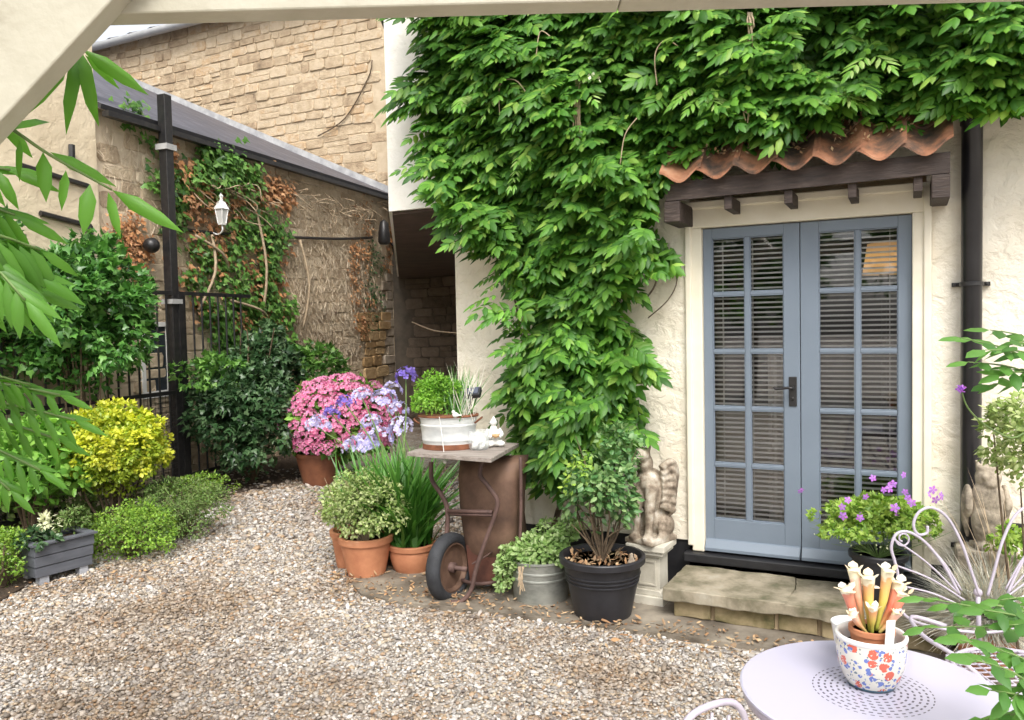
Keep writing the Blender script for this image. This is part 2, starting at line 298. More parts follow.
MAT['lilac'] = leafmat('lilac_petal', [(.48, .47, .8), (.62, .58, .84), (.74, .7, .85)], .6, .25)
MAT['violet'] = leafmat('violet_petal', [(.2, .14, .55), (.3, .22, .65)], .6, .25)
MAT['purple'] = leafmat('purple_petal', [(.36, .13, .62), (.5, .22, .72), (.45, .14, .55)], .6, .25)
MAT['hood'] = leafmat('cream_hood', [(.8, .74, .56), (.82, .78, .66), (.78, .62, .42)], .5, .2)
MAT['cream_petal'] = leafmat('cream_leaf', [(.6, .62, .4), (.7, .72, .5)], .5, .25)
MAT['dryvine'] = leafmat('dry_vine_stem', [(.40, .31, .21), (.56, .46, .33), (.68, .58, .44), (.32, .24, .16)], .9, 0.02)

# ------------------------------------------------------------------ leaf instancer (real mesh)
TPL = {
 'leaf': (np.array([(0,0,0), (.3,.42,-.04), (.3,0,.05), (.3,-.42,-.04), (.66,.36,-.09), (.66,0,-.01), (.66,-.36,-.09), (1,0,-.16)], float), [(0,3,2), (0,2,1), (2,3,6,5), (1,2,5,4), (5,6,7), (4,5,7)]),
 'mini': (np.array([(0,0,0), (.5,.5,-.03), (1,0,-.12), (.5,-.5,-.03), (.45,0,.06)], float), [(0,4,1), (4,2,1), (0,3,4), (4,3,2)]),
 'ivy': (np.array([(0,0,0), (-.08,.42,-.03), (.32,.5,-.06), (.45,.22,0), (1,0,-.12), (.45,-.22,0), (.32,-.5,-.06), (-.08,-.42,-.03), (.3,0,.05)], float), [(0,8,1), (1,8,2), (2,8,3), (3,8,4), (4,8,5), (5,8,6), (6,8,7), (7,8,0)]),
 'petal': (np.array([(0,0,0), (.6,.5,.05), (1,0,.1), (.6,-.5,.05)], float), [(0,3,2,1)]),
 'blade': (np.array([(0,.5,0), (0,-.5,0), (.35,.45,.0), (.35,-.45,0), (.7,.35,-.10), (.7,-.35,-.10), (1,0,-.26)], float), [(0,1,3,2), (2,3,5,4), (4,5,6)]),
}
def unit(a): return a/(np.linalg.norm(a, axis=-1, keepdims=True)+1e-9)
def leaves(name, mat, parent, pos, d, nrm, L, W, tpl='leaf', loc=None, rz=0, world=False):
    V0, F0 = TPL[tpl]; n = len(pos); pos = np.asarray(pos, float)
    X = unit(np.asarray(d, float)); Z = np.asarray(nrm, float); Z = unit(Z-X*(Z*X).sum(-1, keepdims=True)); Y = np.cross(Z, X)
    L = np.broadcast_to(L, (n,))[:, None, None]; W = np.broadcast_to(W, (n,))[:, None, None]
    V = pos[:, None, :]+L*V0[None, :, 0:1]*X[:, None, :]+W*V0[None, :, 1:2]*Y[:, None, :]+L*V0[None, :, 2:3]*Z[:, None, :]
    k = len(V0); V = V.reshape(-1, 3)
    ls = [len(f) for f in F0]; flat = np.array([i for f in F0 for i in f]); nl = len(flat)
    loops = (flat[None, :]+(np.arange(n)*k)[:, None]).reshape(-1)
    st = np.concatenate([[0], np.cumsum(ls)[:-1]]); starts = (st[None, :]+(np.arange(n)*nl)[:, None]).reshape(-1)
    me = bpy.data.meshes.new(name); me.vertices.add(len(V)); me.vertices.foreach_set('co', V.reshape(-1))
    me.loops.add(len(loops)); me.loops.foreach_set('vertex_index', loops.astype(np.int32))
    me.polygons.add(len(starts)); me.polygons.foreach_set('loop_start', starts.astype(np.int32)); me.update(calc_edges=True)
    return link(name, me, mat, parent, loc, rz)
def rnd(n, s=1.0): return RNG.normal(size=(n, 3))*s
def shrub_pts(n, c, R, clumps=50, csize=.25, core=.25, flat=0.0):
    """leaf positions/directions of a clumpy crown: uneven outline, gaps, darker core"""
    c = np.array(c); R = np.array(R)
    k = unit(RNG.normal(size=(clumps, 3))); k[:, 2] = np.where(k[:, 2] < -flat, -k[:, 2], k[:, 2]) if flat >= 0 and flat < 1 else k[:, 2]
    kc = k*RNG.uniform(.62, .98, (clumps, 1)); ks = RNG.uniform(.6, 1.3, clumps)*csize
    i = RNG.integers(0, clumps, n); u = unit(rnd(n)+k[i]*.7); p = kc[i]+u*ks[i][:, None]*RNG.uniform(.6, 1.05, (n, 1))
    nc = int(n*core); p[:nc] = unit(rnd(nc))*RNG.uniform(.1, .8, (nc, 1))
    out = unit(u*.8+k[i]*.6)
    return c+p*R, out
def shrub(name, mat, parent, n, c, R, L, W, tpl='mini', clumps=50, csize=.25, core=.25, up=.5, droop=.3, loc=None, zmin=None, flat=.4):
    p, o = shrub_pts(n, c, R, clumps, csize, core, flat)
    if zmin is not None: m = p[:, 2] > zmin; p, o = p[m], o[m]
    n = len(p); d = unit(o+rnd(n, .55)+np.array([0, 0, -droop])); nr = unit(o+np.array([0, 0, up])+rnd(n, .35))
    return leaves(name, mat, parent, p, d, nr, L*RNG.uniform(.6, 1.2, n), W*RNG.uniform(.7, 1.2, n), tpl, loc)
def in_poly(x, y, P):
    P = np.array(P); r = np.zeros(len(x), bool); j = len(P)-1
    for i in range(len(P)):
        a, b = P[i], P[j]; c = ((a[1] > y) != (b[1] > y)) & (x < (b[0]-a[0])*(y-a[1])/(b[1]-a[1]+1e-12)+a[0]); r ^= c; j = i
    return r
def poly_pts(P, n):
    P = np.array(P); lo, hi = P.min(0), P.max(0); out = []
    k = 0
    while k < n:
        q = RNG.uniform(lo, hi, (n, 2)); q = q[in_poly(q[:, 0], q[:, 1], P)]; out.append(q); k += len(q)
    return np.concatenate(out)[:n]
def stems(mb, base_, tips, r=.004, bow=.1, seg=5):
    for t in tips:
        b = np.array(base_); t = np.array(t); m = (b+t)/2+np.array([random.uniform(-bow, bow), random.uniform(-bow, bow), bow*.5]); mb.tube([b, m, t], [r, r*.8, r*.4], seg, smooth=3)
    return mb

# ================================================================== THE SETTING
g = MB(); g.add([(-60, -60, 0), (60, -60, 0), (60, 80, 0), (-60, 80, 0)], [(0, 1, 2, 3)])
def gravelmat(name, geo):
    m, nt, b = base(name); v = coord(nt)
    cols = [(.0, (.56, .53, .49)), (.1, (.24, .205, .17)), (.2, (.42, .35, .27)), (.3, (.66, .63, .60)), (.4, (.14, .12, .11)), (.5, (.46, .38, .28)), (.6, (.34, .23, .14)), (.68, (.32, .30, .285)), (.8, (.52, .48, .43)), (.9, (.18, .16, .14)), (1., (.66, .63, .60))]
    r = ramp(nt, cols); r.color_ramp.interpolation = 'LINEAR'
    if geo:
        gg = nt.nodes.new('ShaderNodeNewGeometry'); nt.links.new(gg.outputs['Random Per Island'], r.inputs[0]); wp = gg.outputs['Position']
    else:
        vo = N(nt, 'ShaderNodeTexVoronoi', Scale=42.0); nt.links.new(v, vo.inputs['Vector'])
        sx = nt.nodes.new('ShaderNodeSeparateColor'); nt.links.new(vo.outputs['Color'], sx.inputs[0]); nt.links.new(sx.outputs[0], r.inputs[0]); wp = v
        bump(nt, b, vo.outputs['Distance'], -.9, .02)
    nz = N(nt, 'ShaderNodeTexNoise', Scale=.75, Detail=6.0, Roughness=.65); nt.links.new(wp, nz.inputs['Vector'])
    rr = ramp(nt, [(.47, (0, 0, 0)), (.6, (.85, .85, .85))]); nt.links.new(nz.outputs[0], rr.inputs[0])
    mx = N(nt, 'ShaderNodeMix', data_type='RGBA', blend_type='MULTIPLY'); nt.links.new(rr.outputs[0], mx.inputs[0]); nt.links.new(r.outputs[0], mx.inputs[6]); mx.inputs[7].default_value = (.66, .56, .46, 1)
    nt.links.new(mx.outputs[2], b.inputs['Base Color']); b.inputs['Roughness'].default_value = .6
    return m
tag(mk('ground', g, gravelmat('gravel_bed', False)), kind='structure')
# pebbles
def pebbles():
    t = (1+5**.5)/2
    I = unit(np.array([(-1,t,0),(1,t,0),(-1,-t,0),(1,-t,0),(0,-1,t),(0,1,t),(0,-1,-t),(0,1,-t),(t,0,-1),(t,0,1),(-t,0,-1),(-t,0,1)], float))
    FI = np.array([(0,11,5),(0,5,1),(0,1,7),(0,7,10),(0,10,11),(1,5,9),(5,11,4),(11,10,2),(10,7,6),(7,1,8),(3,9,4),(3,4,2),(3,2,6),(3,6,8),(3,8,9),(4,9,5),(2,4,11),(6,2,10),(8,6,7),(9,8,1)])
    P = []
    for (y0, y1, dens, s) in ((2.9, 4.6, 5200, .0080), (4.6, 6.4, 3400, .0098), (6.4, 9.6, 1300, .0145)):
        x0, x1 = -.78*y1, .75*y1; n = int((x1-x0)*(y1-y0)*dens); q = np.stack([RNG.uniform(x0, x1, n), RNG.uniform(y0, y1, n)], 1)
        ok = (np.abs(q[:, 0]) < .72*q[:, 1]+.3)
        rel = q-HA; o = rel@HN; tt = rel@HD
        jt = RNG.normal(0, .035, n)-np.where(RNG.uniform(0, 1, n) < .035, .25, 0); ok &= (o > .84+.05*np.sin(tt*3)+np.where(tt < -1.2, .06, 0)+jt) | (tt < -2.05+jt*2+.12*np.sin(o*9))
        P.append(np.concatenate([q[ok], np.full((ok.sum(), 1), s)], 1))
    P = np.concatenate(P); n = len(P)
    sz = P[:, 2:3]*RNG.lognormal(0, .33, (n, 1))*np.stack([RNG.uniform(.9, 1.4, n), RNG.uniform(.7, 1.05, n), RNG.uniform(.4, .7, n)], 1)
    V = I[None]*sz[:, None, :]*(1+RNG.uniform(-.16, .16, (n, 12, 1)))
    a = RNG.uniform(0, 2*PI, n); ca, sa = np.cos(a), np.sin(a); tl = RNG.normal(0, .3, n)
    x, y, z = V[..., 0], V[..., 1], V[..., 2]; z2 = z+x*tl[:, None]
    V = np.stack([x*ca[:, None]-y*sa[:, None]+P[:, 0:1], x*sa[:, None]+y*ca[:, None]+P[:, 1:2], z2+(sz[:, 2:3]*.6+RNG.uniform(0, .008, (n, 1)))], -1).reshape(-1, 3)
    L = (FI.reshape(-1)[None]+(np.arange(n)*12)[:, None]).reshape(-1)
    me = bpy.data.meshes.new('gravel'); me.vertices.add(len(V)); me.vertices.foreach_set('co', V.reshape(-1)); me.loops.add(len(L)); me.loops.foreach_set('vertex_index', L.astype(np.int32))
    me.polygons.add(n*20); me.polygons.foreach_set('loop_start', (np.arange(n*20)*3).astype(np.int32)); me.update(calc_edges=True)
    me.polygons.foreach_set('use_smooth', [True]*(n*20))
    return tag(link('gravel', me, gravelmat('pebble', True)), 'loose multicoloured gravel pebbles covering the courtyard', None, kind='stuff')
pebbles()
# soil bed under the left planting
sb = [gnd(-60, 640)[:2], gnd(70, 562)[:2], gnd(160, 535)[:2], gnd(195, 505)[:2], gnd(285, 484)[:2], gnd(330, 470)[:2], (-3.1, 10.9), (-5.2, 5.2), (-6.5, 4)]
tag(mk('soil_bed', MB().slab([tuple(q) for q in sb], -.05, .022), MAT['soil']), kind='structure')
# paving strip beside the house
ps = [house_w(t, o)[:2] for t, o in ((-2.45, 0), (3.6, 0), (3.6, .80), (1.9, .80), (.9, .76), (.38, .79), (-.3, .83), (-1., .88), (-1.6, .95), (-1.95, .93), (-2.12, .80), (-2.3, .5))]
tag(mk('paving', MB().slab([tuple(q) for q in ps][::-1], -.05, .026), MAT['paving']), kind='structure')

# ================================================================== HOUSE
HL = (HA[0], HA[1], 0)
house = thing('house', 'cream rendered house with blue glazed double doors and black plinth', 'house', HL, HROT)
def hb(*b):                                   # boxes given as (t0,t1,o0,o1,z0,z1)
    m = MB()
    for t0, t1, o0, o1, z0, z1 in b: m.box(t0, t1, -o1, -o0, z0, z1)
    return m
TL_, TR_ = -1.755, 6.2
DW = 1.155; DZ0, DZ1 = .265, 2.265
# wall boxes round the door opening (rough render stands proud of the plinth)
w = hb((TL_, -.075, -.3, 0, .325, 2.47), (TL_, TR_, -.3, 0, 2.47, 5.3), (DW+.07, TR_, -.3, 0, .325, 2.47))
w.box(TL_, TL_+.3, .3, 6.4, 0, 5.3); w.box(TR_-.3, TR_, .3, 6.4, 0, 5.3); w.box(TL_+.3, TR_-.3, 6.1, 6.4, 0, 5.3)
wo = mk('wall', w, MAT['render'], house)
# upper storey carried over the passage (flank slants back unseen, run to the tall wall to shade the passage)
ow = MB(); ow.slab([(-2.31, 0), (TL_-.002, 0), (TL_-.002, 6.4), (-6.62, 6.4)], 2.56, 5.3)
mk('upper_wall', ow, MAT['smooth_render'], house)
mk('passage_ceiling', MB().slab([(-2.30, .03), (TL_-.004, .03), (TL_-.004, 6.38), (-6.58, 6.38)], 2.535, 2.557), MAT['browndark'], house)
mk('plinth', hb((TL_+.02, -.1, -.2, -.02, 0, .322), (DW+.1, TR_-.02, -.2, -.02, 0, .322)), MAT['black_paint'], house)
rf = MB(); rf.prism([(-6.4, 5.28), (6.6, 5.28), (6.6, 5.34), (-6.4, 5.34)], -.35, 6.7)
rf2 = MB(); rf2.add([(-2.7, -.45, 5.3), (6.5, -.45, 5.3), (6.5, 3.2, 7.6), (-2.7, 3.2, 7.6), (6.5, 6.9, 5.3), (-6.4, 6.9, 5.3)], [(0, 1, 2, 3), (2, 4, 5, 3), (0, 3, 5), (1, 4, 2), (0, 5, 4, 1)])
mk('roof', rf2, MAT['darktile'], house)
# surround
ds = hb((-.075, 0, -.12, .02, .265, 2.27), (DW, DW+.07, -.12, .02, .265, 2.27), (-.075, DW+.07, -.12, .02, 2.27, 2.40))
mk('door_surround', ds, MAT['surround'], house, bevel=.006)
ds2 = hb((-.1, -.062, .0, .035, .30, 2.42), (DW+.055, DW+.095, .0, .035, .26, 2.42), (-.1, DW+.095, .0, .035, 2.385, 2.43))
mk('surround_moulding', ds2, MAT['surround'], house, bevel=.008)
mk('threshold', hb((-.12, DW+.12, -.15, .075, .205, .262)), MAT['black_paint'], house, bevel=.008)
# doors
YF = -.02                      # o of leaf face
def tx(px): return hl(px, 380, YF)[0]
rows = [(.470+.3505*i, .470+.3505*i+.330) for i in range(5)]
glass, gnt, gb = base('door_glass')
tr = gnt.nodes.new('ShaderNodeBsdfTransparent'); gl = N(gnt, 'ShaderNodeBsdfGlossy', Roughness=.02); fr = N(gnt, 'ShaderNodeFresnel', IOR=1.6); mxs = gnt.nodes.new('ShaderNodeMixShader')
gnt.links.new(fr.outputs[0], mxs.inputs[0]); gnt.links.new(tr.outputs[0], mxs.inputs[1]); gnt.links.new(gl.outputs[0], mxs.inputs[2]); gnt.links.new(mxs.outputs[0], gnt.nodes['Material Output'].inputs[0])
def door(t0, t1, pan):
    a, b_, c, d_ = pan
    D = mk('door', hb((t0, a, YF-.045, YF, DZ0+.003, DZ1), (d_, t1, YF-.045, YF, DZ0+.003, DZ1), (a, d_, YF-.045, YF, DZ0+.003, rows[0][0]), (a, d_, YF-.045, YF, rows[-1][1], DZ1)), MAT['blue'], house, bevel=.003)
    mu = hb((b_, c, YF-.04, YF-.004, rows[0][0], rows[-1][1]))
    for i in range(4): mu.box(a, b_, -YF+.006, -YF+.04, rows[i][1], rows[i+1][0]); mu.box(c, d_, -YF+.006, -YF+.04, rows[i][1], rows[i+1][0])
    mk('glazing_bar', mu, MAT['blue'], D, bevel=.004)
    bead = MB()
    for z0, z1 in rows:
        for x0, x1 in ((a, b_), (c, d_)):
            p = mk('window_pane', hb((x0, x1, YF-.028, YF-.024, z0, z1)), glass, D)
            bd = .006
            bead.box(x0, x0+bd, -YF+.008, -YF+.03, z0, z1); bead.box(x1-bd, x1, -YF+.008, -YF+.03, z0, z1)
            bead.box(x0+bd, x1-bd, -YF+.008, -YF+.03, z0, z0+bd); bead.box(x0+bd, x1-bd, -YF+.008, -YF+.03, z1-bd, z1)
    mk('glazing_bead', bead, MAT['blue'], D, bevel=.002)
    wb = MB(); wb.prism([(0, 0), (1, 0), (1, 1), (0, 1)], 0, 1); wb.v = []; wb.f = []; wb.n = 0
    pr = [(0, DZ0+.01), (.045, DZ0+.012), (.045, DZ0+.03), (.012, DZ0+.075), (0, DZ0+.08)]
    V = [(t0+.004, -YF-o, z) for o, z in pr]+[(t1-.004, -YF-o, z) for o, z in pr]; n = len(pr)
    wb.add(V, [tuple(range(n-1, -1, -1)), tuple(range(n, 2*n))]+[(i, (i+1) % n, (i+1) % n+n, i+n) for i in range(n)])
    mk('weather_board', wb, MAT['blue'], D)
    return D
pl_ = (tx(713), tx(745.3), tx(750.3), tx(784)); pr_ = (tx(819), tx(855.2), tx(860.3), tx(898))
MID = tx(800.5)
d1 = door(.001, MID-.002, pl_); d2 = door(MID+.002, DW-.001, pr_)
hx, hz = hl(793, 391, YF)
hd = hb((hx-.022, hx+.022, YF, YF+.008, hz-.09, hz+.085))
mk('handle_plate', hd, MAT['black_metal'], d1, bevel=.003)
hv = MB(); hv.tube([(hx, -YF-.008, hz+.02), (hx, -YF-.05, hz+.02), (hx-.03, -YF-.055, hz+.022), (hx-.085, -YF-.055, hz+.015), (hx-.1, -YF-.05, hz+.025)], [.011, .009, .008, .008, .007], 10, smooth=4)
hv.ball((hx, -YF-.012, hz-.045), (.007, .006, .012)); mk('handle', hv, MAT['black_metal'], d1, smooth=True)
# blinds
MAT['slat'] = noisy('ivory_blind_slat', [(.3, (.82, .81, .78)), (.7, (.85, .84, .81))], 5, .4, bs=0)
_m = MAT['slat']; _n = _m.node_tree; _t = _n.nodes.new('ShaderNodeBsdfTranslucent'); _t.inputs[0].default_value = (.85, .83, .78, 1); _x = _n.nodes.new('ShaderNodeMixShader'); _x.inputs[0].default_value = .35
_n.links.new(_n.nodes['Principled BSDF'].outputs[0], _x.inputs[1]); _n.links.new(_t.outputs[0], _x.inputs[2]); _n.links.new(_x.outputs[0], _n.nodes['Material Output'].inputs[0])
for a, b_ in ((.04, MID-.03), (MID+.03, DW-.04)):
    m = MB(); z = .33
    while z < 2.24:
        V = []
        for x in (a, b_):
            for k in range(4):
                u = (k/3-.5)*.009; V.append((x, .075+u, z+u*1.25+.0022*math.cos((k/3-.5)*PI)))
        m.add(V, [(k, k+1, k+5, k+4) for k in range(3)]); z += .0295
    B = mk('venetian_blind', m, MAT['slat'], house)
    c = MB()
    for f_ in (.14, .5, .86):
        x = a+(b_-a)*f_; c.box(x-.0012, x+.0012, .062, .064, .33, 2.25); c.box(x-.0012, x+.0012, .088, .090, .33, 2.25)
    mk('blind_cord', c, MAT['slat'], B)
# room behind
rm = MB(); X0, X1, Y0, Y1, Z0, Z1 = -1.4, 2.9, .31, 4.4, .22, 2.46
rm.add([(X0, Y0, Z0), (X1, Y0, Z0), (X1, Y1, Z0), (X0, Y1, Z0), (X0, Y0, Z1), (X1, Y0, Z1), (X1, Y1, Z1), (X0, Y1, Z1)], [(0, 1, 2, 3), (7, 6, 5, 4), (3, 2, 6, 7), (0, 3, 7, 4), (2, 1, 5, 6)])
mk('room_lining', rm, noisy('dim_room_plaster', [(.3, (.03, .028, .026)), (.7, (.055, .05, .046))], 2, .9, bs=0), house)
sofa = thing('armchair', 'pale rounded armchair seen low through the left door panes', 'armchair', tuple(house_w(.05, -.95, .22)), HROT)
sm = MB(); sm.ball((0, .1, .45), (.42, .16, .42)); sm.ball((0, -.15, .28), (.36, .34, .15)); mk('cushioned_back', sm, noisy('cream_cloth', [(.3, (.5, .46, .38)), (.7, (.6, .56, .48))], 8, .9), sofa, smooth=True)
lg = MB(); [lg.box(x-.02, x+.02, y-.02, y+.02, 0, .2) for x in (-.26, .26) for y in (-.3, .1)]; mk('leg', lg, MAT['dark_wood'], sofa)
cu = MB()
cu.add([(x, .25+.03*math.sin(i*1.9), z) for i, x in enumerate(np.linspace(MID-.22, MID+.06, 16)) for z in (.3, 1.5)], [(2*i, 2*i+2, 2*i+3, 2*i+1) for i in range(15)])
mk('net_curtain', cu, noisy('pale_curtain', [(.3, (.5, .47, .42)), (.7, (.58, .55, .5))], 8, .9, bs=0), house)
# lamp lit inside
lt, lz = hl(884, 262, -.8)
lamp = thing('table_lamp', 'lit warm lamp glowing behind the top right door pane', 'lamp', tuple(house_w(lt, -.8, .22)), HROT)
em, ent, eb = base('lit_lamp_shade'); eb.inputs['Emission Color'].default_value = (1, .6, .25, 1); eb.inputs['Emission Strength'].default_value = .04; eb.inputs['Base Color'].default_value = (.8, .7, .5, 1)
etr = ent.nodes.new('ShaderNodeBsdfTranslucent'); etr.inputs[0].default_value = (.8, .62, .36, 1); emx = ent.nodes.new('ShaderNodeMixShader'); emx.inputs[0].default_value = .6; ent.links.new(eb.outputs[0], emx.inputs[1]); ent.links.new(etr.outputs[0], emx.inputs[2]); ent.links.new(emx.outputs[0], ent.nodes['Material Output'].inputs[0])
mk('lamp_shade', MB().lathe([(.13, 0), (.10, .2)], 24, (0, 0, lz-.30), closed=False), em, lamp, smooth=True)
mk('lamp_stand', MB().lathe([(.13, 0), (.13, .02), (.015, .04), (.015, lz-.36), (.04, lz-.34), (.03, lz-.3)], 16), MAT['black_metal'], lamp, smooth=True)
pl2 = bpy.data.lights.new('lamp_bulb', 'POINT'); pl2.energy = .35; pl2.color = (1, .7, .42); pl2.shadow_soft_size = .06; plo = bpy.data.objects.new('lamp_bulb', pl2); COL.objects.link(plo); plo.parent = lamp; plo.location = (0, 0, lz-.24)
# --- tiled canopy over the door
def cz(t): return 2.405+.012*t
can = mk('canopy_fascia', MB(), MAT['dark_wood'], house)
fb = MB(); t0, t1 = -.135, 1.325
fb.add([(t, -o, cz(t)+z) for t in (t0, t1) for o, z in ((.30, 0), (.325, 0), (.325, .105), (.30, .105))], [(3, 2, 1, 0), (4, 5, 6, 7), (0, 1, 5, 4), (1, 2, 6, 5), (2, 3, 7, 6), (3, 0, 4, 7)])
fb.add([(t, -o, cz(t)+z) for t in (t0, t1) for o, z in ((.02, .06), (.30, .01), (.30, .03), (.02, .10))], [(3, 2, 1, 0), (4, 5, 6, 7), (0, 1, 5, 4), (1, 2, 6, 5), (2, 3, 7, 6), (3, 0, 4, 7)])
old = can.data; nm = bpy.data.meshes.new('canopy_fascia'); nm.from_pydata(fb.v, [], fb.f); nm.update(); nm.materials.append(MAT['dark_wood']); can.data = nm
for px in (675, 729, 789, 852.5, 918):
    t = hl(px, 220, .27)[0]; mk('rafter_end', hb((t-.021, t+.021, .03, .30, cz(t)-.075, cz(t)-.002)), MAT['dark_wood'], can, bevel=.003)
for a, b_ in ((t0-.01, t0+.085), (t1-.085, t1)):
    mk('bracket', hb((a, b_, .0, .335, cz(a)-.125, cz(a)-.004)), MAT['dark_wood'], can, bevel=.006)
def tile(t, o, z, tilt, wd=.222, ln=.36):
    m = MB(); V = []; K = 12
    for s_ in (0, 1):
        for th in (0, -.014):
            for k in range(K+1):
                u = k/K; h = .036*math.sin(2*PI*(u*.93+.28))+.02*u
                V.append((t+wd*(u*1.08-.5), -(o-s_*ln*math.cos(.7)), z+h+th+s_*ln*math.sin(.7)+tilt*u))
    q = K+1
    Fc = []
    for k in range(K):
        Fc += [(k, k+1, 2*q+k+1, 2*q+k), (q+k+1, q+k, 3*q+k, 3*q+k+1), (k+1, k, q+k, q+k+1), (2*q+k, 2*q+k+1, 3*q+k+1, 3*q+k)]
    Fc += [(0, 2*q, 3*q, q), (K, q+K, 3*q+K, 2*q+K)]
    m.add(V, Fc); return m
for i in range(7):
    t = t0+.095+i*.208
    mk('roof_tile', tile(t, .40+random.uniform(-.015, .015), cz(t)+.125, .0), MAT['pantile'], can, smooth=True, auto=50)
    mk('roof_tile', tile(t-.01, .20, cz(t)+.295, .0), MAT['pantile'], can, smooth=True, auto=50)
# moss and litter on tiles
# drainpipe
dp = MB(); dt = hl(971.5, 300, .075)[0]
dp.lathe([(.05, .0), (.05, 2.63), (.057, 2.64), (.057, 2.70), (.05, 2.71), (.05, 5.2)], 24, (dt, -.075, .06))
dpo = mk('drainpipe', dp, MAT['pipe'], house, smooth=True, auto=40)
for z in (hl(970, 284, .075)[1], 3.6, .45):
    c = MB(); c.lathe([(.051, 0), (.058, .002), (.058, .022), (.051, .024)], 24, (dt, -.075, z-.012)); c.box(dt-.09, dt+.09, -.022, -.002, z-.011, z+.011); c.ball((dt-.072, -.03, z), .011); c.ball((dt+.072, -.03, z), .011)
    mk('pipe_clip', c, MAT['black_metal'], dpo)
vt, vz = hl(1012, 532, 0)
v = hb((vt-.06, vt+.06, -.01, .012, vz-.05, vz+.05)); mk('air_vent', v, MAT['black_metal'], house, bevel=.003)

# --- step
step = thing('doorstep', 'worn mossy sandstone step below the blue double doors', 'step', HL, HROT)
def slabstone(poly, z0, z1, mat, nm, jit=.006):
    Q = []
    for i in range(len(poly)):
        a, b = np.array(poly[i]), np.array(poly[(i+1) % len(poly)]); k = max(1, int(np.linalg.norm(b-a)/.035))
        for j in range(k): Q.append(a+(b-a)*j/k+RNG.normal(0, jit*.45, 2)*(0 if j == 0 else 1))
    m = MB(); m.slab([(t, -o) for t, o in Q], z0, z1)
    m.v = [(x, y, z+(.004*math.sin(x*13)+.003*math.sin(x*37+1) if z < (z0+z1)/2 else .002*math.sin(x*19))) for x, y, z in m.v]; o = mk(nm, m, mat, step, bevel=.006); return o
slabstone([(-.10, .09), (-.115, .57), (.1, .585), (.555, .57), (.566, .3), (.547, .09)][::1], .125, .195, MAT['step'], 'step_slab')
slabstone([(.55, .09), (.57, .3), (.53, .57), (.9, .585), (1.34, .56), (1.36, .09)], .127, .19, MAT['step'], 'step_slab')
xs = [-.07, .16, .50, .72, .98, 1.3]
for i in range(5):
    slabstone([(xs[i]+.012, .3), (xs[i]+.01, .53+.008*(i % 2)), (xs[i+1]-.012, .53+.006*((i+1) % 2)), (xs[i+1]-.012, .3)], .028, .123, MAT['riser'], 'riser_stone')
mk('mortar', hb((-.06, 1.3, .0, .515, .0, .124)), MAT['mortar'], step)
# ================================================================== CLIMBER ON THE HOUSE
cl = thing('climbing_plant', 'dense deep green leafy climber covering the cream house wall above the doors', 'climber', HL, HROT)
pxp = [(420, -40), (418, 30), (420, 60), (414, 95), (427, 130), (430, 160), (450, 195), (462, 215), (488, 232), (500, 255), (500, 285), (520, 312), (534, 340), (528, 375), (518, 400), (518, 430), (532, 455), (552, 468), (570, 480), (595, 460), (635, 425), (640, 405), (622, 385), (640, 365), (640, 340), (612, 312), (628, 286), (640, 262), (672, 266), (672, 250), (650, 225), (648, 195), (672, 164), (730, 142), (800, 120), (860, 124), (915, 112), (945, 104), (955, 95), (1010, 105), (1080, 95), (1250, 120), (1250, -40)]
poly = [hl(x, y, .18) for x, y in pxp]
AR = 0; P_ = np.array(poly)
def compound(base_, ax, up, n, ll, spread=1.0, length=.22, droop=.35):
    """n leaflets on a rachis; returns lists of pos, dir, normal, len"""
    pos, d, nr, L = [], [], [], []
    side = np.cross(up, ax); pairs = n//2
    for i in range(pairs):
        f = .25+.7*i/max(1, pairs-1 or 1); b = base_+ax*length*f-np.array([0, 0, 1.])*droop*length*f*f
        a2 = ax-np.array([0, 0, 1.])*droop*f
        for s_ in (-1, 1):
            pos.append(b); dd = a2*(.35+.35*f)+side*s_*spread*(.95-.3*f)+np.array([0, 0, -.2]); d.append(dd); nr.append(up+side*s_*.15+RNG.normal(size=3)*.12); L.append(ll*(.8+.35*math.sin(PI*min(1, f)))*random.uniform(.85, 1.1))
    pos.append(base_+ax*length-np.array([0, 0, 1.])*droop*length); d.append(ax-np.array([0, 0, 1.])*(droop+.2)); nr.append(up); L.append(ll*1.15)
    return pos, d, nr, L
def climb(nclump, polyg, per, ll, olo, ohi, length, mat, name, tilt=0.5):
    A_, B_, C_, D_ = [], [], [], []
    cs = poly_pts(polyg, nclump)
    for (t, z) in cs:
        o = random.uniform(olo, ohi)*(0.8+.35*math.sin(t*5+z*4)+.3*math.sin(t*11-z*9))
        o = max(.04, o)
        k0 = np.array([t, -o, z])
        for j in range(per):
            az = random.uniform(-1.35, 1.35); el = random.uniform(-.25, .35)
            ax = np.array([math.sin(az)*math.cos(el), -math.cos(az)*math.cos(el), math.sin(el)-.12])
            up = unit(np.array([0, -.8, 1.])+RNG.normal(size=3)*.25)
            p, d, n_, L = compound(k0+RNG.normal(size=3)*np.array([.05, .025, .05]), ax, up, random.choice((7, 9, 9, 11)), ll*random.choice((.6, .85, 1., 1.1, 1.2)), 1., length*random.uniform(.8, 1.15), .3)
            A_ += p; B_ += d; C_ += n_; D_ += L
    D_ = np.array(D_); A_ = np.array(A_); A_[:, 1] = np.minimum(A_[:, 1], -.012)
    return leaves(name, mat, cl, A_, B_, C_, D_, D_*.47, 'leaf')
climb(760, poly, 5, .088, .08, .36, .17, MAT['climber'], 'foliage')
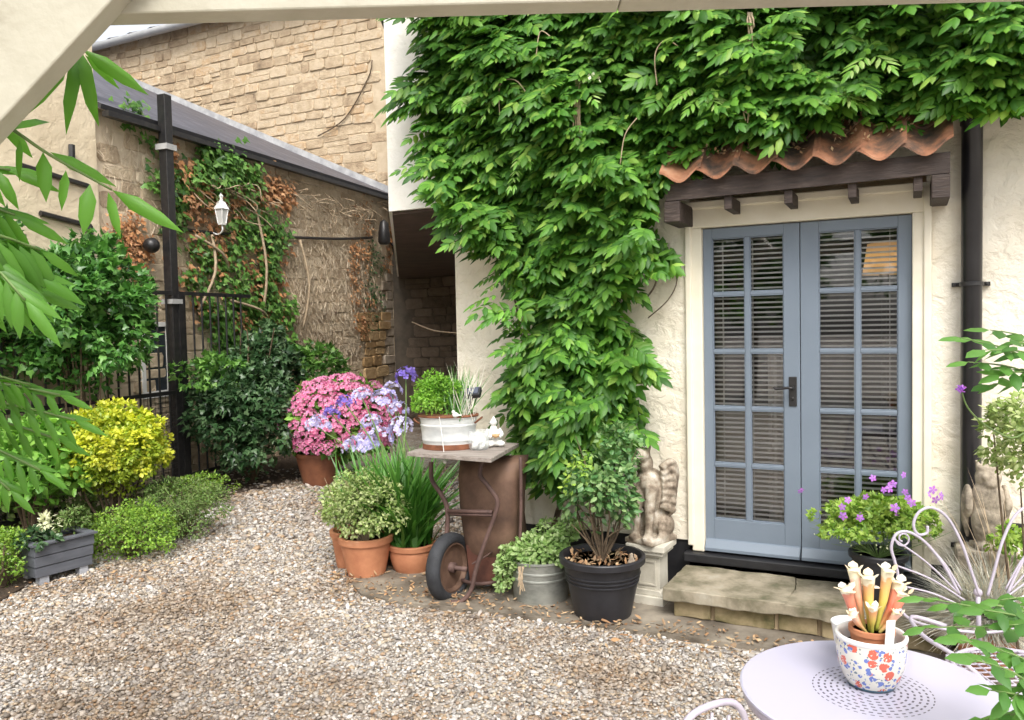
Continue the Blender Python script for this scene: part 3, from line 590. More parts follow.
# inner layer hugging the wall
q = poly_pts(poly, 17000); n = len(q); pos = np.stack([q[:, 0], -RNG.uniform(.015, .13, n), q[:, 1]], 1)
leaves('inner_foliage', MAT['climber'], cl, pos, np.stack([RNG.normal(0, .6, n), -RNG.uniform(.05, .5, n), -RNG.uniform(.3, 1, n)], 1), np.stack([RNG.normal(0, .25, n), -np.ones(n), RNG.uniform(.1, .7, n)], 1), RNG.uniform(.06, .11, n), RNG.uniform(.03, .05, n), 'leaf')
# young pale shoots
for (x, y, k) in ((525, 150, 0), (585, 90, 0), (465, 95, 0), (695, 85, 0), (600, 170, 0), (520, 160, 1), (590, 155, 1), (870, 55, 0), (498, 90, 1), (525, 100, 1), (720, 75, 1), (705, 95, 0), (835, 90, 0)):
    t, z = hl(x, y, .42); A_, B_, C_, D_ = [], [], [], []
    for j in range(2 if k else 3):
        az = random.uniform(-1.2, 1.2); ax = np.array([math.sin(az), -math.cos(az), -.2 if not k else -.9]); p, d, n_, L = compound(np.array([t, -.40, z]), ax, np.array([0, -.6, 1.]), 9, .05 if k else .075, .8, .13, .5); A_ += p; B_ += d; C_ += n_; D_ += L
    D_ = np.array(D_); leaves('young_shoot', MAT['youngclimber'], cl, A_, B_, C_, D_, D_*.34, 'leaf')
for pts in (((500, 120), (500, 85), (515, 80), (528, 95)), ((530, 120), (548, 92), (560, 100), (568, 115)), ((657, 85), (655, 55), (665, 40), (678, 46)), ((620, 165), (625, 135), (637, 118)), ((536, 57), (540, 32), (550, 36))):
    mk('dry_tendril', MB().tube([(hl(x, y, .44)[0], -.44, hl(x, y, .44)[1]) for x, y in pts], .0035, 5, smooth=5), MAT['palestem'], cl, smooth=True)
for px, py0, py1 in ((577, 75, 143), (750, 12, 45), (745, 108, 120)):
    tw = MB()
    for k in range(9):
        t, z = hl(px+random.uniform(-3, 3), py0, .44); t2, z2 = hl(px+random.uniform(-5, 5), py1+random.uniform(-20, 5), .44); tw.tube([(t, -.43, z), ((t+t2)/2+random.uniform(-.01, .01), -.45, (z+z2)/2), (t2, -.44, z2)], .004, 5)
    mk('seed_tassel', tw, MAT['palestem'], cl, smooth=True)
t, z = hl(590, 80, .45)
p = np.array([t, -.45, z])+rnd(16, .025)*np.array([1.2, .5, .6]); leaves('dead_blossom', MAT['cream_petal'], cl, p, rnd(16), rnd(16), .03, .02, 'petal')
tr_ = MB()
for pts, r in ((((540, 600), (548, 540), (560, 500), (545, 440), (560, 360), (575, 260), (560, 120)), .022), (((558, 595), (556, 520), (575, 470), (600, 380), (590, 280), (620, 180)), .016), (((530, 590), (525, 520), (520, 470), (528, 400), (520, 320), (500, 240)), .012), (((560, 500), (590, 440), (615, 370), (600, 300)), .01)):
    P3 = []
    for x, y in pts:
        t, z = hl(x, y, .05); P3.append((t, -.05-random.uniform(0, .03), max(0, z)))
    tr_.tube(P3, [r*(1-.1*i) for i in range(len(P3))], 8, smooth=5)
P3 = [(hl(x, y, .06)[0], -.06, hl(x, y, .06)[1]) for x, y in ((648, 318), (668, 300), (677, 280), (670, 262))]; tr_.tube(P3, .004, 5, smooth=4)
P3 = [(hl(x, y, .06)[0], -.06, hl(x, y, .06)[1]) for x, y in ((645, 300), (655, 285), (658, 265), (655, 245))]; tr_.tube(P3, .006, 5, smooth=4)
mk('stem', tr_, MAT['stem'], cl, smooth=True)
# litter on the canopy
q = np.array([(random.uniform(t0+.05, t1-.05), random.uniform(.06, .34)) for _ in range(500)])
q = np.array([a for a in q if math.sin(a[0]*9)+math.sin(a[0]*23+1) > -.2])
p = np.stack([q[:, 0], -q[:, 1], 2.405+.012*q[:, 0]+.15+(.40-q[:, 1])*.84+RNG.uniform(-.01, .035, len(q))], 1)
tag(leaves('leaf_litter', MAT['fallen'], None, p, rnd(len(p)), np.tile([0, -.4, 1.], (len(p), 1))+rnd(len(p), .4), .028, .016, 'mini', HL, HROT), 'dry brown leaf litter caught on the canopy tiles', kind='stuff')

def stones(x0, x1, z0, z1, yf, hs=(.12, .22), ws=(.2, .6), keep=None, out=(.006, .03), gap=.006, jit=.012):
    """irregular coursed rubble: each stone its own raised chamfered block on the wall face"""
    m = MB(); z = z0; ph = random.uniform(0, 9)
    while z < z1:
        h = random.uniform(*hs); x = x0-random.uniform(0, .3)
        while x < x1:
            w_ = random.uniform(*ws)*(h/hs[1])**.3; parts = [(x, x+w_, z, z+h)]
            if random.random() < .12 and h > .15: parts = [(x, x+w_, z, z+h*.52), (x, x+w_, z+h*.52, z+h)]
            for a, b, c, d in parts:
                cx, cz_ = (a+b)/2, (c+d)/2
                if a < x0 or b > x1 or (keep and not keep(cx, cz_)): continue
                sag = .03*math.sin(cx*1.3+ph+cz_*.7); J = lambda: random.uniform(-jit, jit); k = min(b-a, d-c)*.16; o = random.uniform(*out)
                P = [(a+gap+k, c+gap), (b-gap-k, c+gap), (b-gap, c+gap+k), (b-gap, d-gap-k), (b-gap-k, d-gap), (a+gap+k, d-gap), (a+gap, d-gap-k), (a+gap, c+gap+k)]
                P = [(px+J(), pz+J()*.6+sag) for px, pz in P]; q = [((px-cx)*.93+cx, (pz-cz_-sag)*.9+cz_+sag) for px, pz in P]
                V = [(px, yf+.01, pz) for px, pz in P]+[(px, yf-o*.6, pz) for px, pz in P]+[(px, yf-o+random.uniform(-.004, .004), pz) for px, pz in q]
                F_ = [(i+8*l, (i+1) % 8+8*l, (i+1) % 8+8*l+8, i+8*l+8) for l in (0, 1) for i in range(8)]+[tuple(range(16, 24))]
                m.add(V, F_)
            x += w_
        z += h
    return m
def stonemat(name, cols, sc=6):
    m, nt, b = base(name); g_ = nt.nodes.new('ShaderNodeNewGeometry'); v = coord(nt)
    n1 = N(nt, 'ShaderNodeTexNoise', Scale=float(sc), Detail=8.0, Roughness=.68); nt.links.new(v, n1.inputs['Vector']); n2 = N(nt, 'ShaderNodeTexNoise', Scale=.9, Detail=5.0); nt.links.new(v, n2.inputs['Vector'])
    a = N(nt, 'ShaderNodeMath', operation='MULTIPLY_ADD'); a.inputs[1].default_value = .34; nt.links.new(g_.outputs['Random Per Island'], a.inputs[0])
    b2 = N(nt, 'ShaderNodeMath', operation='MULTIPLY_ADD'); b2.inputs[1].default_value = .8; nt.links.new(n1.outputs[0], b2.inputs[0]); c2_ = N(nt, 'ShaderNodeMath', operation='MULTIPLY_ADD'); c2_.inputs[1].default_value = .55; c2_.inputs[2].default_value = -.38; nt.links.new(n2.outputs[0], c2_.inputs[0]); nt.links.new(c2_.outputs[0], b2.inputs[2]); nt.links.new(b2.outputs[0], a.inputs[2])
    r_ = ramp(nt, [(.12+.7*i/(len(cols)-1), c) for i, c in enumerate(cols)]); nt.links.new(a.outputs[0], r_.inputs[0]); nt.links.new(r_.outputs[0], b.inputs['Base Color']); b.inputs['Roughness'].default_value = .92
    n3 = N(nt, 'ShaderNodeTexNoise', Scale=sc*3.0, Detail=8.0, Roughness=.7); nt.links.new(v, n3.inputs['Vector']); bump(nt, b, n3.outputs[0], .8, .04); return m
WARM = stonemat('warm_sandstone_block', [(.20, .145, .09), (.37, .27, .17), (.48, .37, .24), (.56, .45, .31), (.47, .32, .18), (.60, .50, .37)])
TAN = stonemat('tan_wall_stone', [(.28, .21, .14), (.44, .34, .23), (.56, .45, .31), (.62, .52, .38), (.52, .37, .22)])
OCHRE = stonemat('ochre_wall_stone', [(.12, .08, .04), (.34, .21, .09), (.48, .33, .17), (.52, .38, .22)])
PASSAGE_SHADE = stonemat('shade_toned_passage_block', [(.05, .04, .03), (.11, .085, .06), (.17, .13, .095), (.22, .175, .13)])  # block colours darkened, putting the passage's shade into the stone
# ================================================================== TALL STONE BUILDING BEHIND
tb = thing('stone_building', 'tall warm sandstone building with pale gutter behind the slate roof', 'building', (TP[0], TP[1], 0), HROT)
mk('wall', MB().box(-13, 9, 0, 7, 0, 7.55), noisy('pale_lime_mortar', [(.3, (.40, .31, .2)), (.7, (.54, .44, .31))], 5, .95, bs=.5, bd=.02), tb)
mk('stonework', stones(-9.2, .03, 3.9, 7.45, 0, keep=lambda x, z: z > 3.9-.42*x), WARM, tb)
rt = MB(); K = 150; V = []
for i in range(K+1):
    x = -13.2+i*(22.4/K); h = .035*math.sin(i*PI/2)
    V += [(x, -.28, 7.62+h), (x, 3.6, 9.4+h)]
rt.add(V, [(2*i, 2*i+2, 2*i+3, 2*i+1) for i in range(K)]); mk('roof', rt, MAT['darktile'], tb)
gu = MB(); gu.tube([(-13.2, -.26, 7.56), (9.2, -.26, 7.56)], .075, 12); mk('gutter', gu, MAT['gutter'], tb, smooth=True)

# ================================================================== LOW STONE BUILDING (left boundary)
lb = thing('outbuilding', 'low stone outbuilding with grey slate lean-to roof and vine-scarred wall', 'building', (WP[0], WP[1], 0), WROT)
WS0, WS1 = -1.03, 5.15
lw = MB(); lw.box(WS0, WS1, 0, .4, 0, 3.93)
mk('wall', lw, noisy('tan_wall_mortar', [(.3, (.52, .42, .30)), (.7, (.66, .56, .42))], 3, .95, bs=.6, bd=.02), lb)
mk('stonework', stones(WS0+.02, WS1-.4, .02, 3.8, 0, hs=(.11, .2), ws=(.18, .5), out=(.004, .02)), TAN, lb)
ns = MB(); s0, s1 = wl(352, 330)[0], wl(392, 330)[0]
mk('stone_footing', stones(s0, WS1-.05, .02, wl(370, 322)[1], -.03, hs=(.13, .24), ws=(.25, .5), out=(.01, .04)), OCHRE, lb)
qn = MB()
for i in range(17):
    z = i*.155; e_ = random.uniform(.0, .05); qn.box(WS1-.22-.14*(i % 2), WS1+.06+e_, -.04-e_*.5, .3, z, z+.148)
mk('quoin', qn, noisy('pale_quoin_stone', [(.3, (.2, .15, .1)), (.55, (.42, .35, .27)), (.8, (.6, .54, .45))], 5, .9, bs=.5), lb, bevel=.015)
# roof : plane rising into the tall wall, end follows that wall
def T2W(u, off=0):
    q = TP+HD*u+HN*off-WP; return float(q@WE), float(q@np.array([-WE[1], WE[0]]))
rz_ = lambda y: 3.95+.452*y
ang = math.atan(.452); c1 = T2W(.05, .03); c2 = T2W(-9, .03)
rr = MB(); A4 = [(WS0-3, -.16), (c1[0]+.05, -.16), (c1[0], c1[1]), (c2[0], c2[1]), (WS0-3, c2[1])]
A4 = [(WS0-.03, -.16), (c1[0]+.07, -.16), c1, c2, (WS0-.03, c2[1]+1.0)]
k_ = math.hypot(1, .452)
rr.slab([(x, (y+.16)*k_) for x, y in A4], 0, .05)
ro = mk('roof', rr, MAT['slate'], lb, (0, -.16, rz_(-.16))); ro.rotation_euler = (ang, 0, 0)
fl = MB(); pts = [T2W(u, .035) for u in np.linspace(0.05, -9, 14)]
for i in range(13):
    (x0, y0), (x1, y1) = pts[i], pts[i+1]; sg = .04*math.sin(i*.9)
    fl.add([(x0, y0, rz_(y0)+.05), (x1, y1, rz_(y1)+.05), (x1, y1, rz_(y1)+.17), (x0, y0, rz_(y0)+.17), (x0, y0-.14, rz_(y0-.14)+.062), (x1, y1-.14, rz_(y1-.14)+.062)], [(0, 1, 2, 3), (4, 5, 1, 0)])
mk('flashing', fl, MAT['lead'], ro.parent)
mk('gutter', MB().box(WS0, WS1+.1, -.23, -.15, rz_(-.2)-.05, rz_(-.2)+.005), MAT['black_metal'], lb)
# window behind the railings
s0, z0 = wl(146, 398); s1, z1 = wl(172, 318)
s0, z0, s1, z1 = wl(150, 398)[0]-.12, wl(150, 398)[1], wl(160, 398)[0]+.15, wl(150, 322)[1]
wf = MB(); wf.box(s0, s1, -.03, -.002, z0, z0+.07); wf.box(s0, s1, -.03, -.002, z1-.05, z1); wf.box(s0, s0+.05, -.03, -.002, z0+.07, z1-.05); wf.box(s1-.05, s1, -.03, -.002, z0+.07, z1-.05)
wfo = mk('window_frame', wf, MAT['white'], lb); mk('window_pane', MB().box(s0+.05, s1-.05, -.015, -.004, z0+.07, z1-.05), noisy('dark_window_glass', [(.3, (.02, .025, .03)), (.7, (.05, .06, .07))], 3, .1, bs=0), wfo)
# cream rendered building standing further left
cb_ = thing('rendered_building', 'pale cream rendered building at the far left behind the near leaves', 'building', (WP[0], WP[1], 0), WROT)
mk('wall', MB().box(WS0-5, WS0-.001, -.06, 3, 0, 5.1), MAT['cream_render'], cb_)
cw = MB()
for (xa, ya, xb, yb) in ((20, 165, 88, 186), (40, 213, 90, 226)):
    a, b_ = wl(xa, ya, .08), wl(xb, yb, .08); cw.tube([(a[0], -.085, a[1]), (b_[0], -.085, b_[1])], .025, 6)
a, b_ = wl(70, 145, .08), wl(70, 160, .08); cw.tube([(a[0], -.1, a[1]), (b_[0], -.1, b_[1]-.05)], .03, 6)
a, b_ = wl(88, 226, .08), wl(88, 246, .08); cw.tube([(a[0], -.1, a[1]), (b_[0]+.02, -.1, b_[1])], .03, 6)
mk('pipework', cw, MAT['black_metal'], cb_)
# cables on the outbuilding and passage
cab = MB(); pts = [(160, 222), (200, 230), (285, 238), (340, 240), (372, 238)]
P3 = [(wl(x, y, .06)[0], -.06, wl(x, y, .06)[1]+random.uniform(-.02, .02)) for x, y in pts]; cab.tube(P3, .02, 6, smooth=4)
tag(mk('power_cable', cab, MAT['black_metal'], None, (WP[0], WP[1], 0), WROT, smooth=True), 'dark cable running level across the vine-scarred outbuilding wall', 'cable')
cab = MB(); pc = lambda x, y: (plane(x, y, TP, HD, .05)[0], -.05, plane(x, y, TP, HD, .05)[1])
cab.tube([pc(391, 243), pc(400, 250), pc(430, 264), pc(480, 275)], .028, 6, smooth=4)
tag(mk('power_cable', cab, MAT['black_metal'], None, (TP[0], TP[1], 0), HROT, smooth=True), 'dark cable sloping down the shaded stone wall inside the passage', 'cable')
cab = MB(); cab.tube([pc(318, 136), pc(345, 118), pc(368, 78), pc(372, 60)], .012, 5, smooth=5)
tag(mk('power_cable', cab, MAT['stem'], None, (TP[0], TP[1], 0), HROT, smooth=True), 'thin sagging cable high on the tall sandstone wall', 'cable')
cab = MB(); a, b_ = at(412, 322, 8), at(458, 333, 7.); cab.tube([a, (a+b_)/2+[0, 0, -.03], b_], .006, 5, smooth=4)
tag(mk('washing_line', cab, MAT['palestem'], smooth=True), 'pale line slung across the mouth of the dark passage', 'line')
mk('passage_wall', MB().box(.06, 6.5, -.012, -.001, 0, 3.3), noisy('shade_toned_mortar', [(.3, (.06, .05, .038)), (.7, (.12, .095, .07))], 5, .95), tb)  # thin facing added over the tall wall, passage shade painted in its colour
mk('passage_stonework', stones(.08, 3.2, 0, 3.1, -.012), PASSAGE_SHADE, tb)
# bell shaped lamp under passage corner
lpp = thing('alarm_lamp', 'dark rounded hooded lamp at the passage corner', 'lamp', tuple(at(384, 232, 13.0)))
mk('hood', MB().lathe([(.01, .2), (.06, .16), (.09, .0), (.10, -.16), (.07, -.2)], 16), MAT['black_metal'], lpp, smooth=True)
mk('bracket', MB().box(-.03, .03, 0, .35, .12, .18), MAT['black_metal'], lpp)
# floodlight
fp = at(150, 245, 8.45); fll = thing('floodlight', 'small black round floodlight on the outbuilding wall left of the post', 'light', tuple(fp))
mk('head', MB().lathe([(.05, 0), (.075, .03), (.08, .10), (.03, .15)], 16), MAT['black_metal'], fll, smooth=True).rotation_euler = (1.7, 0, .6)
mk('bracket', MB().box(-.25, .0, -.02, .02, -.02, .02), MAT['black_metal'], fll)
# white lantern
lp_ = at(222, 222, 9.35); lan = thing('wall_lantern', 'small white four-sided wall lantern among the ivy', 'lantern', tuple(lp_), .4); lan.scale = (.85,)*3
m = MB(); m.lathe([(.085, .17), (.10, .175), (.05, .27), (.02, .29), (.02, .33), (.03, .35), (.0, .40)], 4); m.lathe([(.05, -.04), (.055, -.02)], 4)
for k in range(4):
    a = PI/2*k; m.tube([(.052*math.cos(a), .052*math.sin(a), -.02), (.082*math.cos(a), .082*math.sin(a), .17)], .007, 5)
mk('lantern_frame', m, MAT['white'], lan); mk('lantern_glass', MB().lathe([(.048, -.02), (.077, .17)], 4), noisy('cloudy_glass', [(.3, (.5, .5, .48)), (.7, (.6, .6, .58))], 4, .2, bs=0), lan)
m = MB(); m.tube([(0, 0, -.04), (0, .0, -.12), (-.06, .1, -.16), (-.14, .22, -.1)], .012, 6, smooth=4); mk('bracket', m, MAT['white'], lan, smooth=True)

# ================================================================== POST AND RAILINGS
fpst = at(172, 300, 8.55)
post = thing('black_post', 'tall black post rising beside the iron railings', 'post', (fpst[0], fpst[1], 0), WROT)
mk('shaft', MB().box(-.052, .052, -.052, .052, 0, 4.2), MAT['black_metal'], post, bevel=.008)
mk('collar', MB().box(-.075, .075, -.075, .075, 3.62, 3.68), MAT['gutter'], post)
mk('collar', MB().box(-.075, .075, -.075, .075, 2.0, 2.05), MAT['gutter'], post)
p2 = at(182, 380, 8.6)
fe = thing('iron_railings', 'black iron gate railings with slim upright bars beside the tall post', 'railings', (p2[0], p2[1], 0), WROT)
mk('post', MB().box(-.035, .035, -.035, .035, 0, 2.12), MAT['black_metal'], fe)
zt = at(150, 292, 8.2)[2]; zm = at(150, 395, 8.2)[2]
m = MB(); m.box(-2.4, 1.2, -.015, .015, zt-.02, zt+.02); m.box(-2.4, 1.2, -.015, .015, zm-.02, zm+.02); m.box(-2.4, 1.2, -.015, .015, .12, .16)
mk('rail', m, MAT['black_metal'], fe)
for i in range(26):
    x = -2.35+i*.135
    if abs(x) > .06: mk('bar', MB().tube([(x, 0, .05), (x, 0, zt+.02)], .011, 6), MAT['black_metal'], fe)
mm_ = MB()
for i in range(48): mm_.tube([(-2.35+i*.05, 0, .16), (-2.35+i*.05, 0, zm)], .003, 4)
for i in range(14): mm_.tube([(-2.35, 0, .2+i*.055), (0, 0, .2+i*.055)], .003, 4)
mk('wire_mesh', mm_, MAT['black_metal'], fe)

# ================================================================== IVY ON THE OUTBUILDING
iv = thing('wall_ivy', 'straggling green and rusty ivy climbing round the white lantern', 'ivy', (WP[0], WP[1], 0), WROT)
def ivypatch(polypx, n, mat, name, L, olo, ohi, tpl='ivy', clump=40, par=None, o=.1):
    P = [wl(x, y, o) for x, y in polypx]; cs = poly_pts(P, clump); i = RNG.integers(0, clump, n)
    q = cs[i]+RNG.normal(0, 1, (n, 2))*np.array([.085, .08]); pos = np.stack([q[:, 0], -RNG.uniform(olo, ohi, n)-.012, q[:, 1]], 1)
    pos[:, 2] = np.maximum(pos[:, 2], .02)
    return leaves(name, mat, par or iv, pos, np.stack([RNG.normal(0, .6, n), -RNG.uniform(.1, .6, n), -RNG.uniform(.1, 1, n)], 1), np.stack([RNG.normal(0, .4, n), -np.ones(n), RNG.uniform(0, .9, n)], 1), L*RNG.uniform(.6, 1.2, n), L*RNG.uniform(.7, 1.1, n), tpl)
ivypatch([(128, 108), (142, 112), (160, 160), (185, 170), (225, 175), (215, 200), (190, 200), (180, 235), (160, 190), (145, 150)], 560, MAT['ivy'], 'foliage', .08, .02, .12, clump=26)
ivypatch([(205, 150), (240, 155), (262, 185), (240, 200), (210, 190), (180, 170)], 800, MAT['ivy'], 'foliage', .09, .04, .22, clump=30)
ivypatch([(236, 200), (270, 212), (288, 235), (284, 290), (270, 310), (230, 300), (228, 250)], 1050, MAT['ivy'], 'foliage', .085, .02, .15, clump=34)
ivypatch([(180, 235), (215, 240), (235, 290), (240, 330), (200, 320), (182, 280)], 420, MAT['ivy'], 'foliage', .08, .02, .14, clump=20)
ivypatch([(165, 150), (200, 165), (280, 180), (300, 200), (240, 215), (200, 210), (180, 225)], 800, MAT['brownleaf'], 'dead_foliage', .075, .02, .15, clump=60)
ivypatch([(180, 200), (240, 220), (290, 250), (290, 320), (240, 330), (190, 300)], 800, MAT['brownleaf'], 'dead_foliage', .07, .02, .12, clump=50)
ivypatch([(120, 210), (140, 215), (150, 260), (135, 280), (118, 250)], 300, MAT['brownleaf'], 'dead_foliage', .06, .01, .08, clump=14)
ivypatch([(352, 205), (372, 200), (378, 280), (368, 350), (356, 300)], 520, MAT['brownleaf'], 'dead_foliage', .05, .01, .06, clump=40)
ivypatch([(392, 215), (402, 240), (396, 280), (388, 260)], 150, MAT['brownleaf'], 'dead_foliage', .08, .01, .06, clump=12)
tag(ivypatch([(372, 240), (386, 250), (388, 320), (374, 330)], 260, MAT['darkivy'], 'moss_growth', .06, .0, .03, 'mini', clump=30), kind='stuff')
ivypatch([(215, 300), (290, 300), (302, 400), (200, 410)], 1700, MAT['ivy'], 'foliage', .08, .02, .16, clump=60)
dv = thing('dead_creeper', 'bleached dead creeper stems matted over the outbuilding wall', 'creeper', (WP[0], WP[1], 0), WROT)
P = [wl(x, y, .0) for x, y in ((262, 215), (350, 200), (384, 225), (386, 330), (350, 375), (300, 375), (285, 330))]; q = poly_pts(P, 4500); n = len(q)
dx = RNG.normal(0, .8, n)
o1 = leaves('matted_stems', MAT['dryvine'], dv, np.stack([q[:, 0], -RNG.uniform(.006, .05, n), q[:, 1]], 1), np.stack([dx, RNG.normal(0, .06, n), np.ones(n)], 1), np.stack([RNG.normal(0, .5, n), -np.ones(n), np.zeros(n)], 1), RNG.uniform(.06, .2, n), RNG.uniform(.006, .013, n), 'blade')
P = [wl(x, y, .0) for x, y in ((100, 130), (165, 160), (250, 175), (350, 200), (360, 340), (100, 340))]; q = poly_pts(P, 1300); n = len(q)
leaves('matted_stems', MAT['dryvine'], dv, np.stack([q[:, 0], -RNG.uniform(.006, .05, n), q[:, 1]], 1), np.stack([RNG.normal(0, .8, n), RNG.normal(0, .06, n), np.ones(n)], 1), np.stack([RNG.normal(0, .5, n), -np.ones(n), np.zeros(n)], 1), RNG.uniform(.08, .22, n), RNG.uniform(.005, .011, n), 'blade')
tw = MB()
for k in range(40):
    x = random.uniform(195, 385); y = 178+(x-195)*.13+random.uniform(-4, 8); s_, z_ = wl(x, y, .2); pts = [(s_, -.1, z_)]
    for j in range(4): pts.append((pts[-1][0]+random.uniform(-.1, .35), -random.uniform(.05, .3), pts[-1][2]+random.uniform(-.16, .08)))
    tw.tube(pts, .007, 4, smooth=3)
for (x0, y0, x1, y1) in ((255, 205, 262, 330), (212, 235, 200, 310), (195, 235, 230, 270), (230, 300, 270, 318), (300, 240, 304, 330)):
    a, b_ = wl(x0, y0, .12), wl(x1, y1, .12); tw.tube([(a[0], -.12, a[1]), ((a[0]+b_[0])/2+.06, -.2, (a[1]+b_[1])/2), (b_[0], -.1, b_[1])], .017, 6, smooth=4)
mk('woody_stem', tw, MAT['palestem'], dv, smooth=True)
# bush of ivy at the foot of wall
ib = thing('ivy_bush', 'dark small-leaved ivy bush spilling at the wall foot right of the railings', 'bush', tuple(gnd(240, 492)))
c = at(240, 430, 8.9); 
shrub('foliage', MAT['darkivy'], ib, 5200, (0, .25, .65), (.62, .5, .75), .075, .06, 'ivy', 90, .2, .3, loc=None)
shrub('foliage', MAT['darkivy'], ib, 3200, (.15, .55, 1.15), (.40, .35, .6), .075, .06, 'ivy', 70, .22, .3)
shrub('foliage', MAT['ivy'], ib, 1000, (.7, .7, 1.0), (.35, .25, .6), .08, .06, 'ivy', 40, .22, .2)
shrub('foliage', MAT['ivy'], ib, 500, (-.3, .1, 1.2), (.4, .3, .25), .08, .06, 'ivy', 30, .25, .2)
m = MB(); stems(m, (0, .4, 0), [(random.uniform(-.4, .5), random.uniform(.1, .6), random.uniform(.6, 1.8)) for _ in range(14)], .015, .1); mk('stem', m, MAT['stem'], ib)

# ================================================================== LEFT PLANTING
def plant(name, label, cat, px, py, Y, rx, ry, rz, n, L, W, mat, tpl='mini', clumps=60, csize=.22, core=.3, extra=None, up=.5, group=None):
    c = at(px, py, Y); o = thing(name, label, cat, (c[0], c[1], 0), 0, group)
    shrub('foliage', mat, o, n, (0, 0, c[2]), (rx, ry, rz), L, W, tpl, clumps, csize, core, up, zmin=.03)
    m = MB(); stems(m, (0, 0, 0), [(random.uniform(-.5, .5)*rx, random.uniform(-.5, .5)*ry, c[2]+random.uniform(-.3, .6)*rz) for _ in range(16)], .012, .05); mk('stem', m, MAT['stem'], o)
    return o, c
plant('evergreen_shrub', 'tall dark glossy evergreen shrub in front of the railings', 'shrub', 82, 330, 7.1, .62, .6, .78, 6500, .085, .062, MAT['laurel'], 'ivy', 110, .2, .3)
plant('evergreen_shrub', 'dark leafy shrub at the far left edge behind the near leaves', 'shrub', -20, 330, 6.6, .62, .6, 1.0, 4200, .085, .062, MAT['laurel'], 'ivy', 80, .2, .3)
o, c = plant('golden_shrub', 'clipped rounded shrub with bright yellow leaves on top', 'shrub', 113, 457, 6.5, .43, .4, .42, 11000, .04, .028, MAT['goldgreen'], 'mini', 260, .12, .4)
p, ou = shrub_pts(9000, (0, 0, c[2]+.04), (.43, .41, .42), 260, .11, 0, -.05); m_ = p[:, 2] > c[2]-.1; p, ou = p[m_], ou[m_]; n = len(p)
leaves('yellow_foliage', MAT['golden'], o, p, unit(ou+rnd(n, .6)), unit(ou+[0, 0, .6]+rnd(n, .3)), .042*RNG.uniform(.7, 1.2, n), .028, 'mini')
plant('broadleaf_bush', 'fresh bright green broad-leaved bush behind the grey trough', 'bush', 30, 472, 6.2, .46, .4, .40, 2300, .095, .062, MAT['lime'], 'leaf', 60, .25, .3)
plant('broadleaf_bush', 'dark green undergrowth between the bright bush and the trough', 'bush', 20, 505, 6.9, .7, .4, .35, 2200, .06, .04, MAT['heather'], 'leaf', 60, .25, .4)
plant('low_shrub', 'low light green shrub beside the grey trough', 'shrub', 130, 536, 6.0, .34, .34, .25, 5600, .026, .017, MAT['lowgreen'], 'mini', 80, .2, .35)
plant('low_shrub', 'low dull green feathery shrub edging the gravel below the golden shrub', 'shrub', 180, 514, 6.5, .38, .38, .30, 7000, .034, .011, MAT['heather'], 'mini', 90, .2, .35)
plant('low_shrub', 'small round green shrub at the left edge beside the trough', 'shrub', 2, 562, 5.3, .18, .2, .22, 2200, .026, .017, MAT['lowgreen'], 'mini', 60, .2, .35)
plant('low_shrub', 'low weedy tuft under the ivy bush by the railings', 'shrub', 200, 490, 7.6, .35, .3, .14, 1600, .035, .015, MAT['lowgreen'], 'mini', 50, .25, .35)
# trough
a = gnd(36, 579, .06); b_ = gnd(93, 564, .06); dv_ = b_-a; LN = float(np.linalg.norm(dv_[:2])); rzt = math.atan2(dv_[1], dv_[0])
trg = thing('planter_trough', 'grey painted wooden trough planter holding small plants', 'planter', (a[0], a[1], 0), rzt)
TRH = .265
for i in range(3):
    z = .06+i*.073; e_ = .006*i
    mk('front_board', MB().box(-e_, LN+e_, -e_, .02-e_, z, z+.069), MAT['planter'], trg, bevel=.004)
    mk('back_board', MB().box(-e_, LN+e_, .23+e_, .25+e_, z, z+.069), MAT['planter'], trg, bevel=.004)
    mk('end_board', MB().box(-e_, .02-e_, .021-e_, .229+e_, z, z+.069), MAT['planter'], trg, bevel=.004)
    mk('end_board', MB().box(LN-.02+e_, LN+e_, .021-e_, .229+e_, z, z+.069), MAT['planter'], trg, bevel=.004)
rm_ = MB(); z = .279; rm_.box(-.03, LN+.03, -.03, .03, z, z+.016); rm_.box(-.03, LN+.03, .22, .28, z, z+.016); rm_.box(-.03, .03, .031, .219, z, z+.016); rm_.box(LN-.03, LN+.03, .031, .219, z, z+.016)
mk('rim', rm_, MAT['planter'], trg, bevel=.003)
mk('soil', MB().box(.022, LN-.022, .022, .228, .08, .262), MAT['soil'], trg)
for x in (.03, LN-.09):
    mk('foot', MB().box(x, x+.06, .01, .07, 0, .059), MAT['paleleg'], trg); mk('foot', MB().box(x, x+.06, .18, .24, 0, .059), MAT['paleleg'], trg)
shrub('grey_leaf_plant', MAT['darkivy'], trg, 300, (.06, .10, .31), (.12, .14, .06), .045, .03, 'leaf', 14, .3, .1)
shrub('cream_leaf_plant', MAT['cream_petal'], trg, 130, (.17, .14, .36), (.07, .07, .09), .035, .024, 'leaf', 14, .3, .1)
shrub('green_plant', MAT['heather'], trg, 700, (.36, .17, .34), (.13, .08, .10), .03, .015, 'leaf', 24, .3, .1)

